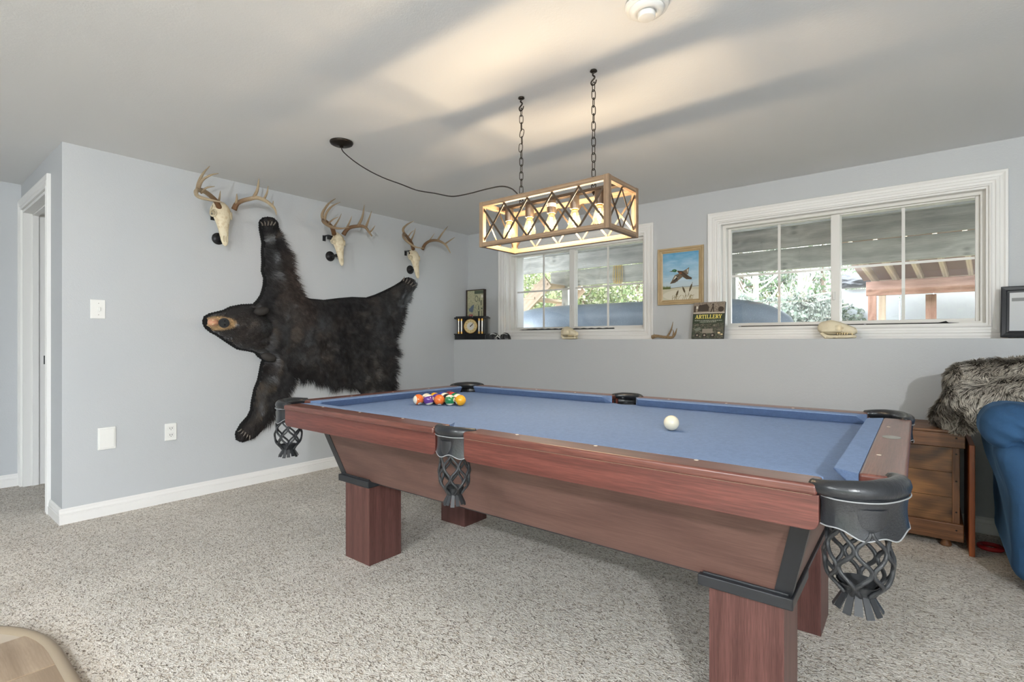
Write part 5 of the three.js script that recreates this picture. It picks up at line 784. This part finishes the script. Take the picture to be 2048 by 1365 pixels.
  const tg = blob((x, y, z) => { let d = tf(x, y, z); if (x > 0.155) { d = 9; for (const [a, b, ra, rb] of caps) d = smin(d, sdCap(x, y, z, a, b, ra, rb), 0.035); } return d + 0.012 * (fbm(x * 12 + y * 5, z * 12 + y * 7, 4, 2) - 0.5); }, V(0.36, 0.78, -3.42), 0.5, 72);
  { const p = tg.attributes.position, n = p.count, c = new Float32Array(n * 3); for (let i = 0; i < n; i++) c.set([0.05, 0.042, 0.034], i * 3); tg.setAttribute('color', new THREE.BufferAttribute(c, 3)); }
  add('fabric', [tg], M.furThrow, th);
  { const p = tg.attributes.position, nn = tg.attributes.normal, R = rng(55), list = [], tri = p.count / 3; const areas = [], a = V(0, 0, 0), b = V(0, 0, 0), c = V(0, 0, 0); let tot = 0;
    for (let i = 0; i < tri; i++) { a.fromBufferAttribute(p, i * 3); b.fromBufferAttribute(p, i * 3 + 1); c.fromBufferAttribute(p, i * 3 + 2); tot += b.clone().sub(a).cross(c.clone().sub(a)).length(); areas.push(tot); }
    for (let k = 0; k < 52000; k++) {
      const t = R() * tot; let lo = 0, hi = tri - 1; while (lo < hi) { const m = (lo + hi) >> 1; areas[m] < t ? lo = m + 1 : hi = m; }
      let u = R(), v = R(); if (u + v > 1) { u = 1 - u; v = 1 - v; } a.fromBufferAttribute(p, lo * 3); b.fromBufferAttribute(p, lo * 3 + 1); c.fromBufferAttribute(p, lo * 3 + 2);
      const q = a.clone().multiplyScalar(1 - u - v).addScaledVector(b, u).addScaledVector(c, v), n = V(nn.getX(lo * 3), nn.getY(lo * 3), nn.getZ(lo * 3)); if (q.x > 0.62 || q.z < -3.85) continue;
      const tuft = (s) => fbm(q.x * 22 + q.y * 13, q.z * 22 - q.y * 17, s, 2) - 0.5, dir = V(tuft(3) * 2.4 - 0.15, -0.75 + tuft(5) * 1.6, 0.3 + tuft(7) * 2.2); dir.addScaledVector(n, -dir.dot(n)).normalize().addScaledVector(n, 0.5 + 0.4 * R()).normalize();
      const s = fbm(q.x * 30, q.y * 30 + q.z * 20, 9, 2), lightTip = R() < 0.72, k2 = 0.75 + 0.4 * R(), tip = lightTip ? [0.86 * k2, 0.8 * k2, 0.7 * k2] : [0.1, 0.085, 0.07];
      list.push([q, dir, 0.028 + 0.024 * R(), 0.0026 + 0.0018 * R(), [0.1, 0.088, 0.075], tip, n]);
    }
    const m = add('pile', [hair(list)], M.furThrow, th); m.userData.kind = 'stuff'; }
  const rg = strip(new THREE.TorusGeometry(0.045, 0.011, 10, 32)); rg.rotateX(Math.PI / 2); rg.translate(0.255, 0.011, -3.62);
  tag(add('toy_ring', [rg], M.red, scene), 'small red rubber ring on the carpet by the sofa', 'toy');
}
// ---------------------------------------------------------------- tiled hearth pad at the edge of the floor
{
  const h = thing('hearth_pad', 'low tiled hearth pad with rounded beige edging on the carpet', 'hearth pad', [0, 0, 0]), x0 = -2.95, x1 = -1.25, zf = -0.385, zb = 1.1;
  const c = 0.5, out = [[x0 + c * 0.95, zf], [x1 - c, zf], [x1, zf + c], [x1, zb], [x0, zb], [x0, zf + c * 0.6]];
  add('pad', [(() => { const g = extrude(poly(out.map(([x, z]) => [x, -z])), 0.024); g.rotateX(-Math.PI / 2); return g; })()], M.grout, h);
  const corner = []; const pushArc = (P, Qm, R2) => { for (let i = 0; i <= 8; i++) { const t = i / 8; corner.push(V((1 - t) ** 2 * P[0] + 2 * t * (1 - t) * Qm[0] + t * t * R2[0], 0.02, (1 - t) ** 2 * P[1] + 2 * t * (1 - t) * Qm[1] + t * t * R2[1])); } };
  corner.push(V(x1, 0.02, zb)); corner.push(V(x1, 0.02, zf + c + 0.1)); pushArc([x1, zf + c], [x1, zf], [x1 - c, zf]); corner.push(V(-2.1, 0.02, zf)); pushArc([x0 + c * 1.35, zf], [x0 + c * 0.95, zf], [x0 + c * 0.7, zf + c * 0.17]); corner.push(V(x0 + 0.12, 0.02, zf + c * 0.5)); corner.push(V(x0, 0.02, zf + c * 0.66)); corner.push(V(x0, 0.02, zb));
  add('edging', [taper(corner, [0.02, 0.02], 10, 3)], M.hearthEdge, h);
  const ts = 0.3, R = rng(6); for (let i = -1; i < 7; i++) for (let j = 0; j < 6; j++) { const a = x0 + i * ts + 0.16, z = zf + j * ts * 0.75 - 0.02; const cx0 = Math.max(a, x0 + 0.02), cx1 = Math.min(a + ts - 0.006, x1 - 0.02), cz0 = Math.max(z, zf + 0.012), cz1 = Math.min(z + ts * 0.75 - 0.006, zb - 0.02); if (cx1 - cx0 < 0.03 || cz1 - cz0 < 0.03) continue; if (j === 0 && (cx0 < x0 + c * 0.7 || cx1 > x1 - c * 0.6)) continue; if (j === 1 && (cx0 < x0 + 0.2 || cx1 > x1 - 0.2)) continue; add('tile', [box(cx0, cx1, 0.022, 0.03, cz0, cz1, 0.002, 'x', [R() * 3, R() * 3])], M.tile[Math.floor(R() * 3)], h); }
}
// ---------------------------------------------------------------- outside the windows
{
  const GY = 0.78;
  struct('ground_outside', [box(-30, 25, GY - 0.2, GY, -45, ZW - 0.3)], M.grass, 'pale grass outside the windows', 'grass');
  struct('ground_rear', [box(-30, 25, -0.3, -0.1, ZB + 0.15, 30)], M.grass, 'grass behind the house', 'grass');
  // deck over the windows
  const dk = thing('wood_deck', 'weathered grey timber deck with wide beams over the windows', 'deck', [0, 0, 0]);
  add('joist', [box(-9, 6, 1.988, 2.232, -5.64, -5.6, 0.003, 'x', [0.2, 0.1])], M.deck, dk);
  add('joist', [box(-9, 6, 1.99, 2.232, -4.9, -4.86, 0.003, 'x').translate(0, 0.06, 0)], M.deck, dk);
  add('beam', [box(-4.62, 6, 1.915, 2.155, -6.74, -6.7, 0.003, 'x', [0.5, 0.3])], M.deck, dk);
  add('beam', [box(-4.62, 6, 1.915, 2.155, -6.785, -6.745, 0.003, 'x', [1.5, 0.13])], M.deck, dk);
  for (let z = -4.5; z > -7.1; z -= 0.145) add('deck_board', [box(-9, 6, 2.292, 2.33, z - 0.14, z, 0.002, 'x', [z, z])], M.deck, dk);
  for (const u of [1133, 1464]) { const p = onZ(u, 600, -6.74); add('post', [box(p.x - 0.055, p.x + 0.055, GY, 1.915, -6.8, -6.69, 0.004, 'y')], M.deck, dk); }
  // rope coil on the beam
  const rp = thing('rope_coil', 'yellow rope looped over the deck beam', 'rope', [0, 0, 0]); { const p = onZ(1236, 550, -6.69), R = rng(4); for (let k = 0; k < 4; k++) { const x = p.x + (k - 1.5) * 0.035; add('rope_loop', [taper([V(x - 0.01, 2.16, -6.685), V(x - 0.02, 2.0, -6.68), V(x + 0.0, 1.9 - 0.02 * k, -6.675), V(x + 0.02, 2.0, -6.68), V(x + 0.012, 2.16, -6.685)], [0.005, 0.005], 6, 6)], M.rope, rp); } }
  // stairs going down beyond the first window
  const st = thing('deck_stairs', 'open timber stairs descending from the deck outside the first window', 'stairs', [0, 0, 0]);
  const s0 = V(-4.35, 1.96, 0), s1 = V(-5.75, 0.8, 0);
  for (const z of [-6.25, -7.2]) add('stringer', [bar(V(s0.x, s0.y, z), V(s1.x, s1.y, z), 0.2, 0.04)], M.newWood, st);
  for (let i = 0; i < 6; i++) { const t = (i + 0.5) / 6, x = lerp(s0.x, s1.x, t), y = lerp(s0.y, s1.y, t) + 0.05; add('tread', [box(x - 0.14, x + 0.12, y - 0.02, y + 0.018, -7.22, -6.22, 0.003, 'z')], M.newWood, st); }
  // canoe on trestles
  const cn = thing('upturned_canoe', 'upturned grey blue canoe hull outside the first window', 'canoe', [-2.68, 0, -5.35]);
  { const n = 40, m = 20, p = [], idx = [], uv = []; for (let i = 0; i <= n; i++) { const t = i / n * 2 - 1, k = Math.pow(Math.max(0, 1 - Math.pow(Math.abs(t), 4.2)), 0.6), w = 0.38 * k + 0.012, h = 0.4 * Math.pow(Math.max(0, 1 - Math.pow(Math.abs(t), 6)), 0.55) + 0.01; for (let j = 0; j <= m; j++) { const a = j / m * Math.PI, c = Math.cos(a), s = Math.sin(a); p.push(t * 1.78, 1.1 + Math.pow(s, 0.7) * h, Math.sign(c) * Math.pow(Math.abs(c), 0.8) * w); uv.push(t * 1.78, j / m); } } for (let i = 0; i < n; i++) for (let j = 0; j < m; j++) { const a = i * (m + 1) + j, b = a + m + 1; idx.push(a, a + 1, b, b, a + 1, b + 1); } const g = new THREE.BufferGeometry(); g.setAttribute('position', new THREE.Float32BufferAttribute(p, 3)); g.setAttribute('uv', new THREE.Float32BufferAttribute(uv, 2)); g.setIndex(idx); g.computeVertexNormals(); const hm = M.hull.clone(); hm.side = THREE.DoubleSide; add('hull', [strip(g)], hm, cn);
    for (const s of [-1, 1]) { const q = []; for (let i = 0; i <= 20; i++) { const t = i / 10 - 1, k = Math.pow(Math.max(0, 1 - Math.pow(Math.abs(t), 4.2)), 0.6); q.push(V(t * 1.78, 1.1, s * (0.38 * k + 0.012))); } add('gunwale', [taper(q, [0.016, 0.016], 6, 2)], M.tarp, cn); } }
  for (const [x, near] of [[-3.5, 'bow'], [-1.9, 'stern']]) { const tr = thing('trestle', 'timber trestle under the ' + near + ' of the upturned canoe', 'trestle', [x, GY, -5.35], 'trestles under the canoe'); add('top_bar', [box(-0.04, 0.04, 0.25, 0.302, -0.45, 0.45, 0.002, 'z')], M.newWood, tr); for (const sx of [-1, 1]) for (const sz of [-1, 1]) add('leg', [bar(V(sx * 0.02, 0.26, sz * 0.36), V(sx * 0.12, 0.0, sz * 0.4), 0.05, 0.03, V(0, 0, 1))], M.newWood, tr); }
  // shed with open rafters
  const sh = thing('lean_to_shed', 'unfinished shed with reddish beam, open rafters and white panels', 'shed', [0, 0, 0]), zs = -9.0;
  const bx0 = onZ(1732, 580, zs).x; add('beam', [box(bx0, 3.2, 1.725, 1.93, zs - 0.06, zs, 0.004, 'x')], M.cedar, sh);
  add('wall_plate', [box(bx0, 3.2, 1.86, 2.06, zs - 0.94, zs - 0.9, 0.003, 'x')], M.newWood, sh);
  for (const u of [1742, 1786, 1838, 1890, 1942, 1996]) { const p = onZ(u, 560, zs); add('rafter', [bar(V(p.x + 0.03, 1.97, zs - 0.5), V(p.x - 0.12, 2.26, zs + 1.35), 0.12, 0.045)], M.newWood, sh); add('rafter_tail', [bar(V(p.x + 0.03, 1.97, zs - 0.5), V(p.x + 0.05, 1.93, zs - 1.1), 0.1, 0.04)], M.newWood, sh); }
  add('roof_sheet', [hull([[bx0 - 0.1, 2.03, zs - 0.9], [3.3, 2.03, zs - 0.9], [bx0 - 0.25, 2.36, zs + 1.4], [3.3, 2.36, zs + 1.4], [bx0 - 0.1, 2.05, zs - 0.9], [3.3, 2.05, zs - 0.9], [bx0 - 0.25, 2.38, zs + 1.4], [3.3, 2.38, zs + 1.4]])], M.cedar, sh);
  { const p = onZ(1744, 620, zs); add('post', [box(p.x - 0.05, p.x + 0.05, GY, 1.725, zs - 0.08, zs + 0.0, 0.004, 'y')], M.cedar, sh); const q = onZ(1764, 620, zs - 0.6); add('post', [box(q.x - 0.045, q.x + 0.045, GY, 1.9, zs - 0.68, zs - 0.58, 0.004, 'y')], M.newWood, sh); const r = onZ(1862, 620, zs - 0.3); add('post', [box(r.x - 0.06, r.x + 0.06, GY, 1.73, zs - 0.38, zs - 0.28, 0.004, 'y')], M.cedar, sh); }
  for (const [u0, u1] of [[1672, 1738], [1740, 1800], [1800, 1868], [1868, 2060]]) { const a = onZ(u0, 600, zs - 1.2), b = onZ(u1, 600, zs - 1.2); add('white_panel', [box(a.x, b.x - 0.01, GY, 1.93, zs - 1.24, zs - 1.2, 0.004)], M.white, sh); }
  // black tarp bundled on the panels
  { const p = onZ(1710, 580, zs - 1.2), g = new THREE.IcosahedronGeometry(1, 5), q = g.attributes.position; for (let i = 0; i < q.count; i++) { const x = q.getX(i), y = q.getY(i), z = q.getZ(i), k = 0.75 + 0.5 * fbm(x * 3 + z * 2, y * 3 + z, 6, 3); q.setXYZ(i, x * k * 0.32, Math.max(y * k * 0.14, -0.1), z * k * 0.2); } g.computeVertexNormals(); g.translate(p.x + 0.02, 2.05, zs - 1.2); tag(add('tarp_bundle', [strip(g)], M.tarp, scene), 'crumpled black tarp bundled on top of the white panels', 'tarp'); }
  // trees and shrubs
  const leafG = new THREE.BufferGeometry(); leafG.setAttribute('position', new THREE.Float32BufferAttribute([0, 0, 0, 0.35, 0.45, 0.08, -0.35, 0.45, 0.08, 0, 1, 0], 3)); leafG.setIndex([0, 1, 2, 1, 3, 2]); leafG.computeVertexNormals();
  function tree(name, label, x, z, h, r, base, colors, n, leaf, seed, branches, bark, bare) {
    const t = thing(name, label, bare ? 'bare tree' : name.includes('shrub') ? 'shrub' : 'tree', [x, GY, z], 'trees and shrubs outside the windows'), R = rng(seed);
    const bg = [taper([V(0, 0, 0), V(0.05, h * 0.4, 0.03), V(-0.03, h * 0.75, 0), V(0, h * 0.98, 0)], [0.05 + h * 0.012, 0.04, 0.025, 0.008], 7, 4)];
    for (let i = 0; i < branches; i++) { const y = h * (0.15 + 0.8 * R()), a = R() * 6.28, L = r * (0.6 + 0.6 * R()), up = bare ? 0.5 + 0.6 * R() : 0.15, c = Math.cos(a), s = Math.sin(a); bg.push(taper([V(0, y, 0), V(c * L * 0.5, y + up * L * 0.35 + (R() - 0.5) * 0.2, s * L * 0.5), V(c * L, y + up * L, s * L)], [bare ? 0.022 : 0.014, 0.012, 0.004], 5, 4)); if (bare) for (let q = 0; q < 3; q++) { const f = 0.4 + 0.5 * R(), b2 = a + (R() - 0.5) * 2; bg.push(taper([V(c * L * f, y + up * L * f * 0.8, s * L * f), V(c * L * f + Math.cos(b2) * L * 0.25, y + up * L * f * 0.8 + 0.2 * L, s * L * f + Math.sin(b2) * L * 0.25), V(c * L * f + Math.cos(b2) * L * 0.4, y + up * L * f * 0.8 + 0.45 * L, s * L * f + Math.sin(b2) * L * 0.4)], [0.01, 0.007, 0.003], 4, 3)); } }
    add('branches', bg, bark, t); if (!n) return;
    const im = new THREE.InstancedMesh(leafG, M.leaf, n), mt = new THREE.Matrix4(), qt = new THREE.Quaternion(), e = new THREE.Euler(), col = new THREE.Color(); im.name = 'foliage'; im.userData.kind = 'stuff'; im.castShadow = im.receiveShadow = true;
    for (let i = 0; i < n; i++) { const yy = base + (1 - base) * R(), a = R() * 6.28, rr = r * Math.sqrt(R()) * (name === 'evergreen_tree' ? 1.05 - yy : Math.sqrt(Math.max(0.05, 1 - Math.pow(2 * (yy - base) / (1 - base) - 1, 2)))), lump = 0.75 + 0.5 * fbm(Math.cos(a) * 3 + 10, yy * 8, seed, 2); e.set(R() * 6.28, R() * 6.28, R() * 6.28); qt.setFromEuler(e); const s = leaf * (0.6 + 0.8 * R()); mt.compose(V(Math.cos(a) * rr * lump, yy * h, Math.sin(a) * rr * lump), qt, V(s, s, s)); im.setMatrixAt(i, mt); const c = colors[Math.floor(R() * colors.length)], k = 0.75 + 0.5 * R(); im.setColorAt(i, col.setRGB(c[0] * k, c[1] * k, c[2] * k)); }
    t.add(im);
  }
  const yellowGreen = [[0.22, 0.25, 0.11], [0.15, 0.2, 0.08], [0.29, 0.29, 0.18]], green = [[0.08, 0.14, 0.065], [0.12, 0.19, 0.09], [0.18, 0.24, 0.13]], silver = [[0.2, 0.23, 0.19], [0.15, 0.19, 0.15], [0.27, 0.29, 0.25]];
  const at = (u, z) => onZ(u, 600, z).x;
  for (const [k, u] of [1040, 1100, 1165, 1215, 1275].entries()) tree('leafy_shrub', 'yellow green leafy shrub ' + ['seen under the deck stairs', 'between the stairs and the deck post', 'right beside the deck post', 'behind the middle of the canoe', 'behind the stern of the canoe'][k], at(u, -10 - (k % 2) * 1.6), -10 - (k % 2) * 1.6, 2.4, 1.0, 0.02, yellowGreen, 5200, 0.085, 100 + k, 14, M.bark);
  for (const [k, u] of [1000, 1130, 1260, 1400].entries()) tree('leafy_tree', 'bright green broadleaf tree ' + ['beyond the deck stairs', 'beyond the deck post', 'beyond the rope coil', 'beyond the canoe stern'][k], at(u, -15 - k * 1.4), -15 - k * 1.4, 5.6, 2.0, 0.12, yellowGreen.concat(green), 7000, 0.12, 120 + k, 20, M.bark);
  for (const [k, [u, z]] of [[1480, -12.6], [1555, -16.2], [1642, -13], [1712, -16.8]].entries()) tree('evergreen_tree', ['pale green evergreen tree right of the deck post', 'tall evergreen tree behind the bare branches', 'bushy evergreen tree beside the window latch', 'evergreen tree behind the black tarp'][k], at(u, z), z, 6, 1.6, 0.04, silver.concat(green), 9000, 0.1, 140 + k, 30, M.bark);
  for (const [k, [u, z]] of [[1508, -10.6], [1596, -10.9], [1618, -14.6]].entries()) tree('bare_tree', 'leafless pale tree with fine branches ' + ['beside the first evergreen', 'in the middle of the evergreens', 'beside the bushy evergreen'][k], at(u, z), z, 4.4, 0.62, 0, silver, 0, 0.1, 160 + k, 60, M.paleBark, true);
  for (const [k, u] of [1480, 1550, 1605, 1650].entries()) tree('low_shrub', 'low silvery shrub ' + ['below the canoe stern', 'below the bare tree', 'below the window latch', 'beside the white panels'][k], at(u, -9.3 - (k % 2) * 0.8), -9.3 - (k % 2) * 0.8, 1.05, 0.55, 0.02, silver, 3500, 0.07, 180 + k, 10, M.paleBark);
  // hedge across the yard behind the house, mirrored in the second window
  { const hd = thing('hedge', 'tall dark green hedge across the yard behind the patio door', 'hedge', [1, -0.1, 11]), n = 8000, R = rng(303), im = new THREE.InstancedMesh(leafG, M.leaf, n), mt = new THREE.Matrix4(), qt = new THREE.Quaternion(), e = new THREE.Euler(), col = new THREE.Color();
    add('core', [box(-9, 9, 0, 3.9, -0.5, 0.5, 0.3)], std({ color: S(58, 72, 44), roughness: 0.95 }), hd); im.name = 'foliage'; im.userData.kind = 'stuff';
    for (let i = 0; i < n; i++) { e.set(R() * 6.28, R() * 6.28, R() * 6.28); qt.setFromEuler(e); const k = 0.22 * (0.6 + 0.8 * R()); mt.compose(V((R() - 0.5) * 18, R() * 4.2, -0.5 - 0.25 * R()), qt, V(k, k, k)); im.setMatrixAt(i, mt); const c = green[Math.floor(R() * 3)]; im.setColorAt(i, col.setRGB(...c)); } hd.add(im); }
}
renderer.render(scene, camera);
